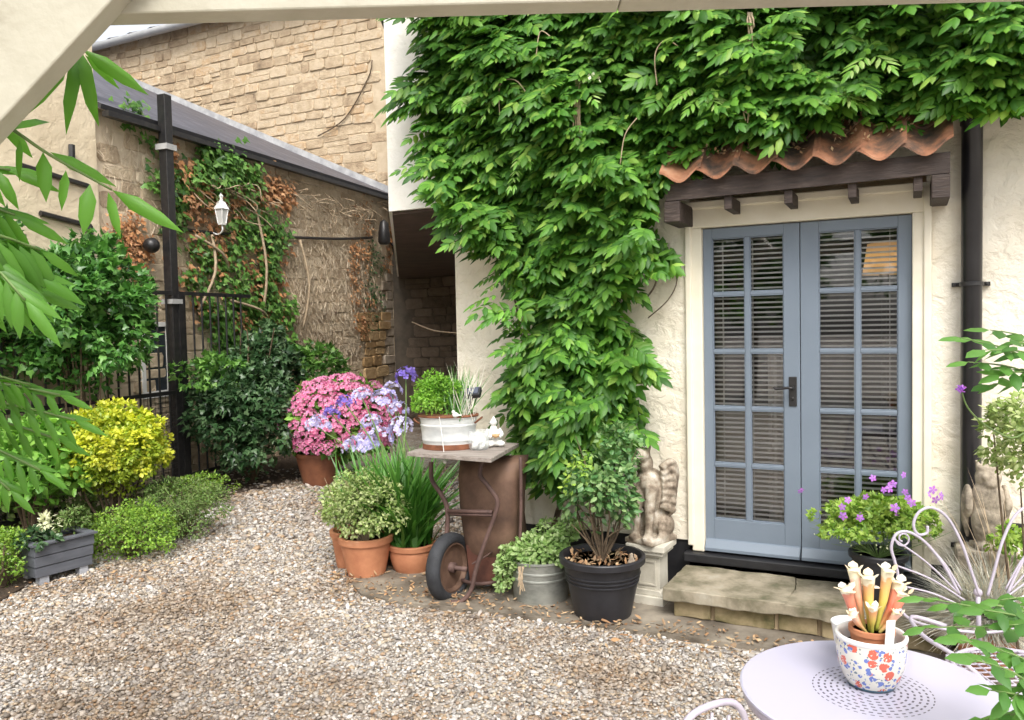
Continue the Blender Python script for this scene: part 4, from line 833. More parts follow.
# ================================================================== POTS
def pot(parent, r, h, mat, rim=.028, taper=.72, rimout=.012, seg=40, name='pot', c=(0, 0, 0), bulge=.0):
    pr = [(r*taper*.98, 0)]
    for i in range(1, 7):
        f = i/7; pr.append((r*(taper+(1-taper)*f)*(1+bulge*math.sin(PI*f)), (h-rim)*f))
    pr += [(r-.004, h-rim-.002), (r+rimout, h-rim), (r+rimout+.002, h-.006), (r+rimout-.004, h), (r-.008, h), (r-.014, h-.012), (r*.93-.014, h*.80)]
    o = mk(name, MB().lathe(pr, seg, c), mat, parent, smooth=True, auto=35)
    mk('soil', MB().lathe([(.001, h*.86), (r*.94-.006, h*.86)], seg, c), MAT['soil'], parent)
    return o
# hydrangea
hp = gnd(320, 484); hy = thing('potted_hydrangea', 'large pot of pink hydrangea flowering against the stone wall', 'potted plant', tuple(hp))
pot(hy, .25, .36, MAT['oldterracotta'], .04, .7)
hc = at(345, 422, 8.7)-hp
shrub('foliage', MAT['lime'], hy, 2600, (hc[0]-.05, 0, hc[2]-.03), (.56, .42, .48), .10, .075, 'leaf', 60, .2, .35, zmin=.22)
shrub('foliage', MAT['ivy'], hy, 1500, (hc[0]-.05, 0, hc[2]-.1), (.5, .36, .46), .10, .075, 'leaf', 60, .2, .6, zmin=.2)
def flowerhead(r, n, pl, mat, dome=.6):
    u = unit(RNG.normal(size=(n, 3))); u[:, 2] = np.abs(u[:, 2])*1; pc_ = u*r*np.array([1, 1, dome]); A_, B_, C_ = [], [], []
    for k in range(n):
        nn = unit(u[k]+RNG.normal(size=3)*.2); t_ = unit(np.cross(nn, [.3, .8, .1])); b2 = np.cross(nn, t_)
        for j in range(4): a = j*PI/2; A_.append(pc_[k]); B_.append(t_*math.cos(a)+b2*math.sin(a)+nn*.25); C_.append(nn)
    o = leaves('flower_head', mat, None, A_, B_, C_, pl, pl*.9, 'petal'); return o
fh = [flowerhead(.09, 34, .028, MAT['pink']) for _ in range(3)]
fpos = []
for k in range(900):
    u = unit(RNG.normal(size=3)); u[1] = -abs(u[1]); 
    if u[2] < -.45: continue
    p = np.array([hc[0]-.04, 0, hc[2]])+u*np.array([.60, .46, .50])*random.uniform(.93, 1.04)
    if p[2] < .38 or any(np.linalg.norm(p-q_) < .105 for q_ in fpos): continue
    fpos.append(p)
    if len(fpos) >= 80: break
for i, p in enumerate(fpos):
    o = fh[i % 3] if i < 3 else fh[i % 3].copy()
    if i >= 3: COL.objects.link(o)
    o.parent = hy; o.location = tuple(p); d_ = p-np.array([hc[0], 0, hc[2]-.3]); o.rotation_euler = Vector(d_).to_track_quat('Z', 'Y').to_euler(); s_ = random.uniform(.75, 1.1); o.scale = (s_,)*3
# agapanthus in small terracotta pot
ap = gnd(413, 572); ag = thing('potted_agapanthus', 'strap-leaved agapanthus with lilac globe flowers in a small terracotta pot', 'potted plant', tuple(ap))
pot(ag, .155, .21, MAT['terracotta'], .035, .72, bulge=.12)
n = 330; az = RNG.uniform(0, 2*PI, n); el = RNG.uniform(.7, 1.5, n); d = np.stack([np.cos(az)*np.cos(el)-.08, np.sin(az)*np.cos(el)+.1, np.sin(el)], 1)
leaves('strap_foliage', MAT['strap'], ag, np.stack([RNG.normal(-.04, .06, n), RNG.normal(.05, .06, n), np.full(n, .18)], 1), d, np.stack([-d[:, 0]*.3, -d[:, 1]*.3, np.ones(n)], 1)+rnd(n, .15), RNG.uniform(.4, .75, n), RNG.uniform(.026, .042, n), 'blade')
n = 160; leaves('strap_foliage', MAT['strap'], ag, np.stack([RNG.normal(-.22, .1, n), RNG.normal(.3, .1, n), np.full(n, .1)], 1), np.stack([RNG.normal(.05, .28, n), RNG.normal(0, .3, n), np.ones(n)], 1), np.stack([RNG.normal(0, .3, n), -np.ones(n), np.ones(n)*.5], 1), RNG.uniform(.45, .8, n), RNG.uniform(.022, .034, n), 'blade')
lh = flowerhead(.10, 44, .024, MAT['lilac'], 1.0); vh = flowerhead(.08, 22, .028, MAT['violet'], 1.0)
first = {id(lh): True, id(vh): True}
sm_ = MB()
for i, (x, y, Y, k) in enumerate(((362, 398, 6.6, 0), (384, 402, 6.5, 0), (398, 412, 6.3, 0), (372, 425, 6.4, 0), (318, 428, 6.8, 0), (366, 445, 6.3, 0), (355, 450, 6.2, 0), (392, 392, 6.6, 0), (346, 405, 6.6, 1), (332, 415, 6.8, 1), (406, 378, 6.4, 1), (401, 430, 6.2, 0), (380, 440, 6.3, 0))):
    s_ = vh if k else lh; o = s_ if first[id(s_)] else s_.copy()
    if not first[id(s_)]: COL.objects.link(o)
    first[id(s_)] = False
    p = at(x, y, Y)-ap; o.parent = ag; o.location = tuple(p); o.rotation_euler = (random.uniform(0, .4), 0, random.uniform(0, 6)); sc_ = random.uniform(.8, 1.15); o.scale = (sc_,)*3
    b0 = np.array([random.uniform(-.2, 0), random.uniform(0, .2), .2]); sm_.tube([b0, (b0+p)/2+np.array([.05, -.02, .12]), p], .006, 5, smooth=4)
mk('flower_stalk', sm_, MAT['greenstem'], ag, smooth=True)
# two larger terracotta pots with bush
bp = gnd(367, 576); bu = thing('potted_bush', 'round terracotta pot with a loose pale green variegated bush', 'potted plant', tuple(bp))
pot(bu, .175, .29, MAT['terracotta'], .045, .70)
shrub('foliage', MAT['grey_green'], bu, 4200, (.0, 0, .46), (.24, .24, .20), .03, .02, 'mini', 40, .36, .12)
shrub('foliage', MAT['grey_green'], bu, 1100, (.02, 0, .48), (.32, .3, .25), .03, .02, 'mini', 30, .3, .0)
m = MB(); stems(m, (0, 0, .2), [(random.uniform(-.25, .2), random.uniform(-.2, .2), random.uniform(.4, .72)) for _ in range(40)], .0035, .04); mk('stem', m, MAT['palestem'], bu)
bp2 = gnd(351, 566); bu2 = thing('potted_bush', 'terracotta pot half hidden behind the round one', 'potted plant', tuple(bp2))
pot(bu2, .13, .27, MAT['terracotta'], .04, .75)
shrub('foliage', MAT['grey_green'], bu2, 1600, (.0, .1, .42), (.22, .2, .2), .028, .018, 'mini', 40, .28, .25)

# ================================================================== WHEELBARROW
wc = at(451, 567, 4.95); wg = gnd(455, 602)
wb = thing('wheelbarrow', 'rusty upended wheelbarrow leaning on the house wall under a board', 'wheelbarrow', tuple(wg))
W0 = wg
def rel(x, y, Y): return at(x, y, Y)-W0
# tray : vertical dished pan, its underside towards us
tr = MB(); F1 = [rel(449, 458, 5.06), rel(519, 458, 4.88), rel(518, 572, 4.86), rel(462, 568, 5.02)]
bk = np.array([-HN[0], -HN[1], 0])*.22
n_ = []
def lerp(a, b, t): return a+(b-a)*t
Gx, Gz = 10, 14; V = []
for j in range(Gz+1):
    for i in range(Gx+1):
        u, v_ = i/Gx, j/Gz; p = lerp(lerp(F1[0], F1[1], u), lerp(F1[3], F1[2], u), v_)
        e_ = max(abs(u-.5)*2, abs(v_-.5)*2); p = p+bk*(max(0, e_-.72)/.28)**2*.4+np.array([-HN[0], -HN[1], 0])*(-.05+.05*((u-.5)*2)**2+.05*((v_-.5)*2)**2); V.append(p)
tr.add(V, [(j*(Gx+1)+i, (j+1)*(Gx+1)+i, (j+1)*(Gx+1)+i+1, j*(Gx+1)+i+1) for j in range(Gz) for i in range(Gx)])
to = mk('tray', tr, MAT['barrow'], wb, smooth=True); q = to.modifiers.new('s', 'SOLIDIFY'); q.thickness = .006
m = MB(); m.tube([rel(520.5, 457, 4.87), rel(521, 510, 4.86), rel(518, 560, 4.86), rel(510, 578, 4.9)], .011, 8, smooth=4); m.tube([rel(519, 578, 4.86), rel(480, 584, 4.93), rel(462, 580, 5.0)], .012, 8, smooth=4); mk('tray_rim', m, MAT['barrowframe'], wb, smooth=True)
m = MB(); m.add([rel(466, 545, 5.0), rel(518, 548, 4.86), rel(516, 582, 4.84), rel(470, 582, 4.98)], [(0, 3, 2, 1)]); o = mk('tray_nose', m, noisy('dark_red_rust', [(.3, (.05, .018, .012)), (.7, (.14, .05, .03))], 8, .8, bs=.3), wb); q = o.modifiers.new('s', 'SOLIDIFY'); q.thickness = .008
fr = MB(); R_ = .0145
fr.tube([rel(431, 462, 5.06), rel(432, 480, 5.05), rel(441, 494, 5.0), rel(447, 508, 4.98), rel(447, 530, 4.98), rel(443, 560, 4.97)], R_, 10, smooth=6)
fr.tube([rel(484, 456, 4.86), rel(480, 474, 4.83), rel(488, 486, 4.80), rel(497, 500, 4.79), rel(495, 515, 4.79), rel(484, 545, 4.80), rel(476, 570, 4.80), rel(471, 590, 4.80), rel(462, 601, 4.80), rel(451, 602.5, 4.80)], R_, 10, smooth=6)
mk('handle_frame', fr, MAT['barrowframe'], wb, smooth=True)
m = MB(); a, b_ = rel(448, 511, 4.97), rel(492, 512, 4.80); m.tube([a, b_], .013, 6); m.tube([a+[0, 0, -.02], b_+[0, 0, -.02]], .01, 4); m.tube([rel(472, 564, 4.8), rel(486, 556, 4.84), rel(492, 552, 4.9)], .006, 5)
mk('cross_brace', m, MAT['barrowframe'], wb, smooth=True)
wcn = rel(449.5, 567, 4.95); axd = unit(np.array([.86, -.50, .02]))
def ringm(cen, ax, prof, seg=40):
    u = unit(np.cross(ax, [0, 0, 1.])); w_ = np.cross(ax, u); V = []; n = len(prof)
    for k in range(seg):
        a = 2*PI*k/seg; rad = u*math.cos(a)+w_*math.sin(a)
        for r, s_ in prof: V.append(cen+rad*r+ax*s_)
    return V, [(k*n+i, k*n+(i+1) % n, ((k+1) % seg)*n+(i+1) % n, ((k+1) % seg)*n+i) for k in range(seg) for i in range(n)]
whl = bpy.data.objects.new('wheel', None); COL.objects.link(whl); whl.parent = wb
RW = .213; pr = [(RW-.036+.038*math.cos(a), .048*math.sin(a)) for a in np.linspace(0, 2*PI, 17)[:-1]]
V, Fc = ringm(wcn, axd, pr); mk('tyre', MB().add(V, Fc), MAT['tyre'], whl, smooth=True)
V, Fc = ringm(wcn, axd, [(RW-.055, .036), (RW-.07, .038), (RW-.085, .012), (.03, .008), (.03, -.008), (RW-.085, -.012), (RW-.07, -.038), (RW-.055, -.036)]); mk('rim', MB().add(V, Fc), MAT['barrow'], whl, smooth=True, auto=40)
mk('axle', MB().tube([wcn-axd*.08, wcn+axd*.13], .016, 10).tube([wcn-axd*.03, wcn+axd*.04], .032, 12), MAT['barrowframe'], whl, smooth=True)
# board resting on it
bz = .945
bd_ = [gnd(407, 452, bz), gnd(491, 458.5, bz), gnd(519, 443, bz), gnd(445, 440, bz)]
tag(mk('board', MB().slab([tuple(p[:2]) for p in bd_], bz-.025, bz), MAT['greywood'], bevel=.003), 'weathered grey board laid as a shelf across the upended wheelbarrow', 'board')
# tub
tp = gnd(449, 448, bz); tp[2] = bz
tub = thing('herb_tub', 'pale oval zinc tub with rusty base full of bright green herbs', 'tub', tuple(tp), -.1)
m = MB().lathe([(.16, .032), (.162, .05), (.167, .055), (.167, .062), (.165, .066), (.172, .14), (.176, .145), (.176, .153), (.172, .157), (.178, .19), (.186, .195), (.186, .205), (.178, .206), (.172, .16)], 40, sx=1, sy=.72, closed=False)
mk('tub_body', m, MAT['whitegalv'], tub, smooth=True, auto=40); mk('rusty_base', MB().lathe([(.152, 0), (.163, .002), (.163, .034), (.15, .036)], 40, sx=1, sy=.72), MAT['rust'], tub, smooth=True, auto=40)
for sgn in (-1, 1): mk('handle', MB().tube([(sgn*.172, -.05, .16), (sgn*.205, -.045, .185), (sgn*.205, .045, .185), (sgn*.172, .05, .16)], .006, 6, smooth=4), MAT['rust'], tub, smooth=True)
mk('rim_band', MB().lathe([(.178, .198), (.19, .2), (.19, .212), (.176, .212)], 40, sx=1, sy=.72), MAT['rust'], tub, smooth=True); mk('soil', MB().lathe([(.001, .185), (.17, .185)], 30, sx=1, sy=.72), MAT['soil'], tub)
shrub('herb_foliage', MAT['herb'], tub, 2800, (-.04, 0, .30), (.16, .12, .13), .022, .016, 'mini', 34, .34, .2)
shrub('herb_foliage', MAT['herb'], tub, 220, (-.09, 0, .41), (.06, .04, .08), .02, .014, 'mini', 20, .25, .1)
n = 130; leaves('grass_blades', MAT['strap'], tub, np.stack([RNG.normal(.07, .035, n), RNG.normal(0, .04, n), np.full(n, .18)], 1), np.stack([RNG.normal(-.03, .22, n), RNG.normal(0, .2, n), np.ones(n)], 1), np.stack([RNG.normal(0, .5, n), -np.ones(n), np.zeros(n)], 1), RNG.uniform(.15, .36, n), .006, 'blade')
n = 40; leaves('dry_grass', MAT['fescue'], tub, np.stack([RNG.normal(.1, .04, n), RNG.normal(-.03, .04, n), np.full(n, .18)], 1), np.stack([RNG.normal(.1, .3, n), RNG.normal(0, .2, n), np.ones(n)], 1), np.stack([RNG.normal(0, .5, n), -np.ones(n), np.zeros(n)], 1), RNG.uniform(.15, .4, n), .004, 'blade')
m = MB(); m.tube([(-.03, -.135, .21), (-.015, -.145, .1), (0, -.15, -.05)], .0025, 5, smooth=3); m.ball((0, -.15, -.06), .012); mk('hanging_string', m, MAT['whitematte'], tub)
bb = tp+np.array([.055, -.135, .20]); tag(mk('bird_ornament', MB().ball((0, 0, .02), (.02, .016, .016)).ball((-.012, 0, .038), .011).ball((.022, 0, .018), (.016, .006, .005)), MAT['whitematte'], None, tuple(bb), smooth=True), 'tiny white bird ornament clipped on the zinc tub rim', 'ornament')
# solar lamp
sp = tp+np.array([.155, -.02, 0]); sl = thing('solar_light', 'small dark square solar light on a stick above the zinc tub', 'light', tuple(sp))
mk('stick', MB().tube([(-.04, 0, .15), (.0, 0, .33)], .007, 6), MAT['black_metal'], sl)
o = mk('panel_head', MB().box(-.05, .05, -.035, .035, 0, .035), MAT['blackpot'], sl, (0.01, 0, .33), bevel=.006); o.rotation_euler = (.7, -.1, -.3)
o = mk('solar_panel', MB().box(-.038, .038, -.026, .026, .036, .038), noisy('solar_cell', [(.3, (.05, .06, .09)), (.7, (.12, .13, .17))], 20, .2, bs=0), sl, (0.01, 0, .33)); o.rotation_euler = (.7, -.1, -.3)
# jar
jp = gnd(479, 449.5, bz); jr = thing('glass_jar', 'short clear glass jar of white pebbles on the grey board', 'jar', tuple(jp))
jm, jnt, jb = base('clear_jar_glass'); jb.inputs['Base Color'].default_value = (.8, .84, .84, 1); jb.inputs['Roughness'].default_value = .05; jb.inputs['Alpha'].default_value = .35
mk('jar_body', MB().lathe([(.048, 0), (.062, .012), (.066, .06), (.060, .09), (.063, .118)], 28, closed=False), jm, jr, smooth=True)
m = MB(); [m.ball((random.uniform(-.035, .035), random.uniform(-.035, .035), random.uniform(.015, .062)), random.uniform(.008, .014), 5, 7) for _ in range(70)]; tag(mk('white_pebbles', m, MAT['whitematte'], jr, smooth=True), kind='stuff')
# figurine
fg = gnd(494, 446.5, bz); fi = thing('seated_figurine', 'small white seated monk figurine holding a tan bowl', 'figurine', tuple(fg), .25)
m = MB(); m.ball((0, 0, .03), (.058, .045, .03)); m.ball((0, .005, .075), (.036, .028, .05)); m.ball((0, .003, .115), (.024, .02, .02)); m.ball((0, 0, .152), (.021, .022, .027)); m.ball((0, -.003, .178), (.01, .01, .012)); m.ball((-.036, -.03, .02), (.03, .025, .018)); m.ball((.036, -.03, .02), (.03, .025, .018))
m.tube([(-.034, 0, .11), (-.05, -.015, .075), (-.02, -.045, .065)], .012, 8, smooth=3); m.tube([(.034, 0, .11), (.05, -.015, .075), (.02, -.045, .065)], .012, 8, smooth=3)
for sgn in (-1, 1): m.ball((sgn*.021, 0, .15), (.004, .006, .011))
m.ball((0, -.022, .15), (.004, .005, .006))
rock('body', m, MAT['whitematte'], fi, .0035, 1); mk('bowl', MB().lathe([(.008, 0), (.02, .006), (.024, .02), (.02, .021)], 16, (0, -.055, .062)), MAT['tan'], fi, smooth=True)
# white broken thing on the paving
cp = gnd(489, 588); m = MB(); V = [np.array([random.gauss(0, 1) for _ in range(3)]) for _ in range(5)]
m.ball((0, 0, .03), (.045, .035, .032), 7, 9, Matrix.Rotation(.5, 3, 'Z')); m.v = [tuple(np.array(p)*(1+random.uniform(-.18, .18))+np.array([0, 0, .004])) for p in m.v]
tag(mk('crumpled_paper', m, noisy('white_blue_paper', [(.38, (.2, .26, .4)), (.5, (.72, .74, .78)), (.7, (.8, .8, .8))], 30, .7, bs=.3), None, tuple(cp)), 'crumpled white scrap with blue marks beneath the wheelbarrow', 'litter')

# ================================================================== BUCKET, BLACK POT
kp = gnd(541, 600); bk_ = thing('zinc_bucket', 'round galvanised bucket of pale trailing leaves left of the black pot', 'bucket', tuple(kp))
mk('bucket_body', MB().lathe([(.168, 0), (.172, .004), (.172, .012), (.166, .018), (.178, .155), (.182, .158), (.182, .168), (.178, .171), (.181, .2), (.185, .203), (.185, .212), (.181, .215), (.187, .262), (.193, .266), (.193, .276), (.186, .278), (.178, .2)], 48), MAT['galv'], bk_, smooth=True, auto=40)
mk('soil', MB().lathe([(.001, .25), (.182, .25)], 30), MAT['soil'], bk_)
mk('handle', MB().tube([(-.195, 0, .245), (-.24, -.03, .26), (-.25, .02, .27), (-.2, .06, .25)], .005, 6, smooth=4), MAT['galv'], bk_, smooth=True)
shrub('trailing_foliage', MAT['trail'], bk_, 1700, (-.01, 0, .31), (.19, .19, .085), .034, .028, 'leaf', 60, .25, .2)
shrub('trailing_foliage', MAT['trail'], bk_, 450, (-.20, -.08, .19), (.06, .07, .15), .032, .026, 'leaf', 30, .3, .1)
shrub('trailing_foliage', MAT['trail'], bk_, 500, (.12, .05, .40), (.14, .1, .09), .032, .026, 'leaf', 30, .3, .1)
m = MB(); [m.tube([(-.12+random.uniform(-.02, .02), -.19, .27), (-.13+random.uniform(-.02, .02), -.20, .2), (-.12+random.uniform(-.02, .02), -.195, random.uniform(.08, .18))], .004, 5) for _ in range(6)]; mk('dry_stem', m, MAT['palestem'], bk_)
qp = gnd(603, 617); bpn = thing('potted_rose', 'big black ribbed plastic pot with a bushy rose in front of the statue', 'potted plant', tuple(qp))
R0 = .235; H0 = .37
pr = [(R0*.66, 0), (R0*.67, .01)]
for i in range(1, 8):
    f = i/8; pr.append((R0*(.67+.27*f), H0*.82*f))
for z in (.60, .66, .72): pr += [(R0*(.67+.27*z/.82)+.001, H0*z), (R0*(.67+.27*z/.82)+.007, H0*(z+.008)), (R0*(.67+.27*z/.82)+.007, H0*(z+.02)), (R0*(.67+.27*z/.82)+.002, H0*(z+.028))]
pr = sorted(pr[:9], key=lambda a: a[1])[:7]+pr[9:]
pr = sorted(pr, key=lambda a: a[1])+[(R0*.95, H0*.88), (R0*1.02, H0*.885), (R0*1.05, H0*.90), (R0*1.06, H0*.985), (R0*1.04, H0), (R0*.97, H0), (R0*.95, H0*.98), (R0*.93, H0*.85)]
mk('pot', MB().lathe(pr, 56), MAT['blackpot'], bpn, smooth=True, auto=35); mk('soil', MB().lathe([(.001, H0*.88), (R0*.955, H0*.88)], 40), MAT['soil'], bpn)
n = 170; a = RNG.uniform(0, 2*PI, n); r = R0*.88*np.sqrt(RNG.uniform(0, 1, n))
tag(leaves('bark_chips', MAT['fallen'], bpn, np.stack([r*np.cos(a), r*np.sin(a), np.full(n, H0*.9)+RNG.uniform(0, .015, n)], 1), rnd(n), np.tile([0, 0, 1.], (n, 1))+rnd(n, .4), .04, .02, 'mini'), kind='stuff')
rb = at(603, 500, 4.5)-qp
shrub('rose_foliage', MAT['rose'], bpn, 1250, (rb[0]-.01, 0, .68), (.2, .19, .25), .046, .036, 'leaf', 26, .38, .12)
shrub('rose_foliage', MAT['rose'], bpn, 420, (rb[0]+.07, .02, .93), (.13, .12, .17), .042, .034, 'leaf', 14, .4, .1)
shrub('yellow_foliage', MAT['geranium'], bpn, 90, (rb[0]-.12, -.1, .82), (.1, .08, .14), .035, .026, 'leaf', 16, .3, .1)
m = MB(); stems(m, (0, 0, H0*.85), [(random.uniform(-.2, .2), random.uniform(-.15, .15), random.uniform(.55, 1.05)) for _ in range(22)], .006, .06); mk('stem', m, MAT['stem'], bpn)
mp_ = at(628, 549, 4.22); mp_ = np.array([qp[0]+.15, qp[1]-.14, H0*.9])
tag(mk('bell_ornament', MB().lathe([(.03, 0), (.034, .005), (.022, .03), (.013, .05), (.008, .065), (.011, .072), (.002, .08)], 20), MAT['buff'], None, tuple(mp_), smooth=True), 'little buff bell ornament set in the black rose pot', 'ornament')

# ================================================================== STATUES
sp_ = gnd(652, 603); pg = thing('pedestal', 'pale cast stone pedestal between black pot and doorstep', 'pedestal', tuple(sp_), HROT-.05)
PH = .385
m = MB(); m.box(-.105, .105, -.105, .105, 0, .075); mk('base', m, MAT['plinth'], pg, bevel=.006)
m = MB(); m.prism([(-.098, .075), (.098, .075), (.088, .10), (.078, .11), (-.078, .11), (-.088, .10)], -.09, .09); m.box(-.077, .077, -.077, .077, .11, .305); mk('shaft', m, MAT['plinth'], pg, bevel=.004)
m = MB(); [m.box(*b) for b in ((-.055, .055, -.083, -.0765, .135, .145), (-.055, .055, -.083, -.0765, .275, .285), (-.055, -.045, -.083, -.0765, .145, .275), (.045, .055, -.083, -.0765, .145, .275), (-.083, -.0765, -.055, .055, .135, .145), (-.083, -.0765, -.055, .055, .275, .285), (-.083, -.0765, -.055, -.045, .145, .275), (-.083, -.0765, .045, .055, .145, .275))]; mk('raised_panel', m, MAT['plinth'], pg)
m = MB(); m.box(-.088, .088, -.088, .088, .305, .32); m.box(-.105, .105, -.105, .105, .32, .345); m.box(-.12, .12, -.12, .12, .345, PH); mk('cap', m, MAT['plinth'], pg, bevel=.006)
gr = thing('griffin_statue', 'buff stone seated winged griffin on the pale pedestal', 'statue', (sp_[0], sp_[1], PH), HROT-.35)
m = MB(); m.ball((0, .02, .30), (.085, .09, .14)); m.ball((0, -.02, .36), (.07, .07, .08)); m.ball((0, .06, .12), (.085, .09, .11))
m.ball((0, -.04, .47), (.042, .05, .06)); m.ball((0, -.07, .53), (.042, .055, .045)); m.tube([(0, -.11, .53), (0, -.15, .515), (0, -.16, .49)], [.025, .016, .006], 8)
for s_ in (-1, 1):
    m.tube([(s_*.045, -.05, .34), (s_*.05, -.075, .22), (s_*.045, -.08, .10), (s_*.045, -.085, .045)], [.042, .034, .024, .026], 10, smooth=3); m.ball((s_*.047, -.105, .04), (.028, .04, .02))
    m.ball((s_*.075, .05, .09), (.035, .075, .07)); m.ball((s_*.085, -.0, .04), (.025, .05, .02)); m.tube([(s_*.03, -.05, .56), (s_*.035, -.04, .60)], [.014, .004], 6)
m.box(-.1, .1, -.13, .13, 0, .03)
rock('body', m, MAT['buff'], gr, .009, 2)
for s_ in (-1, 1):
    wg_ = MB()
    for k in range(7):
        r0 = np.array([s_*.078, .0, .445-.036*k]); wg_.tube([r0, r0+np.array([s_*.026, .07, .035-.012*k]), r0+np.array([s_*.022, .125-.008*k, -.045]), r0+np.array([s_*.008, .13-.012*k, -.13+.008*k])], [.024, .024, .021, .008], 8, smooth=4)
    rock('wing', wg_, MAT['buff'], gr, .006, 1)
# owl-like gargoyle at right
ow_ = house_w(*[hl(987, 500, .32)[0], .32]); oy = at(987, 548, ow_[1]); 
op = thing('garden_stand', 'low rough stone block hidden behind the blue-grey grass', 'plinth', (ow_[0], ow_[1], 0), HROT)
sh = float(oy[2])
mk('block', MB().box(-.14, .14, -.12, .12, .0, sh-.002), MAT['stone'], op, bevel=.02)
ol = thing('owl_statue', 'weathered grey stone horned owl statue beside the drainpipe', 'statue', (ow_[0], ow_[1], sh), -.2); ol.scale = (.84, .84, 1)
hh = float(at(987, 462, ow_[1])[2]-sh); k = hh/.5
m = MB(); m.ball((0, 0, .20*k), (.105*k, .09*k, .20*k)); m.ball((0, -.015*k, .30*k), (.105*k, .085*k, .11*k)); m.ball((0, -.02*k, .415*k), (.085*k, .075*k, .075*k)); m.ball((0, -.075*k, .385*k), (.04*k, .03*k, .03*k))
m.ball((0, -.02*k, .47*k), (.08*k, .06*k, .025*k))
for s_ in (-1, 1):
    m.tube([(s_*.055*k, -.02, .46*k), (s_*.078*k, -.02, .515*k)], [.026*k, .008*k], 8); m.ball((s_*.035*k, -.083*k, .425*k), (.026*k, .012*k, .015*k)); m.ball((s_*.04*k, -.06*k, .01*k+.01), (.03*k, .04*k, .02*k))
m.box(-.09*k, .09*k, -.07*k, .08*k, 0, .03*k)
rock('body', m, MAT['stone'], ol, .008, 1)
for s_ in (-1, 1):
    m = MB(); m.ball((s_*.115*k, .02*k, .27*k), (.032*k, .07*k, .10*k)); m.tube([(s_*.12*k, .02*k, .3*k), (s_*.125*k, .04*k, .18*k), (s_*.10*k, .06*k, .05*k)], [.035*k, .03*k, .01*k], 8, smooth=3)
    for j in range(5): m.ball((s_*.14*k, (-.03+.02*j)*k, (.26-.02*j)*k), (.01*k, .014*k, .035*k))
    rock('wing', m, MAT['stone'], ol, .007, 1)

# ================================================================== GERANIUM POT ON STEP
gp = house_w(hl(878, 560, .30)[0], .30, .19); ge = thing('potted_geranium', 'black pot of lime green geranium with violet flowers standing on the doorstep', 'potted plant', tuple(gp))
pot(ge, .135, .26, MAT['blackpot'], .03, .72)
gc = at(870, 522, gp[1])-gp
shrub('foliage', MAT['geranium'], ge, 3400, (gc[0], 0, gc[2]), (.27, .2, .13), .032, .028, 'ivy', 80, .22, .2)
shrub('foliage', MAT['geranium'], ge, 500, (gc[0]+.28, .05, gc[2]-.03), (.12, .1, .1), .03, .026, 'ivy', 24, .3, .1)
m = MB(); stems(m, (0, 0, .22), [(random.uniform(-.35, .35), random.uniform(-.15, .15), random.uniform(.25, .5)) for _ in range(45)], .002, .05, 4); mk('stem', m, MAT['greenstem'], ge)
n = 120; leaves('bud', MAT['cream_petal'], ge, np.array([gc[0], 0, gc[2]-.07])+rnd(n)*np.array([.11, .08, .03]), rnd(n), rnd(n), .014, .01, 'petal')
fl0 = None
for i, (x, y) in enumerate(((842, 507), (843, 516), (860, 518), (862, 514), (895, 508), (898, 514), (905, 492), (908, 498), (912, 503), (893, 484), (890, 488), (884, 490), (873, 478), (866, 497), (848, 500), (930, 495), (936, 500), (942, 496), (933, 490), (904, 475), (801, 491), (974, 517), (979, 545), (966, 512))):
    p = at(x, y, gp[1]-.18+random.uniform(-.06, .06))-gp
    if fl0 is None:
        A_, B_, C_ = [], [], []
        for j in range(5): a = j*2*PI/5; A_.append((0, 0, 0)); B_.append((math.cos(a), .25, math.sin(a))); C_.append((0, -1, 0))
        fl0 = o = leaves('flower', MAT['purple'], ge, A_, B_, C_, .024, .016, 'petal')
    else: o = fl0.copy(); COL.objects.link(o)
    o.location = tuple(p); o.rotation_euler = (random.uniform(-.6, .3), random.uniform(0, 6), random.uniform(-.6, .6)); s_ = random.uniform(.75, 1.2); o.scale = (s_,)*3

# ================================================================== TABLE, POT, CHAIRS
tc_ = gnd(872, 690, .72); Rt = .335
MAT['tabletop'] = None
def tabletop():
    m, nt, b = base('lavender_table_top'); tc = nt.nodes.new('ShaderNodeTexCoord'); sx = nt.nodes.new('ShaderNodeSeparateXYZ'); nt.links.new(tc.outputs['Object'], sx.inputs[0])
    def M_(op, a, b_=None):
        n = N(nt, 'ShaderNodeMath', operation=op)
        for i, q in enumerate((a, b_)):
            if q is None: continue
            if isinstance(q, (int, float)): n.inputs[i].default_value = q
            else: nt.links.new(q, n.inputs[i])
        return n.outputs[0]
    x, y = sx.outputs['X'], sx.outputs['Y']
    r = M_('SQRT', M_('ADD', M_('MULTIPLY', x, x), M_('MULTIPLY', y, y))); an = M_('ARCTAN2', y, x)
    pitch = .0155; ri = M_('DIVIDE', r, pitch); fr_ = M_('ABSOLUTE', M_('SUBTRACT', M_('FRACT', ri), .5)); k = M_('FLOOR', ri)
    cnt = M_('MULTIPLY', M_('ROUND', M_('MULTIPLY', k, 5.2)), 1/(2*PI)); fa = M_('ABSOLUTE', M_('SUBTRACT', M_('FRACT', M_('ADD', M_('MULTIPLY', an, cnt), M_('MULTIPLY', k, .37))), .5))
    hole = M_('MULTIPLY', M_('LESS_THAN', fr_, .17), M_('LESS_THAN', fa, .26)); rng = M_('MULTIPLY', M_('LESS_THAN', r, .148), M_('GREATER_THAN', r, .03)); mask = M_('MULTIPLY', hole, rng)
    mx = N(nt, 'ShaderNodeMix', data_type='RGBA'); nt.links.new(mask, mx.inputs[0]); mx.inputs[6].default_value = (.49, .475, .58, 1); mx.inputs[7].default_value = (.07, .06, .09, 1)
    nt.links.new(mx.outputs[2], b.inputs['Base Color']); b.inputs['Roughness'].default_value = .3; b.inputs['Coat Weight'].default_value = .2
    return m
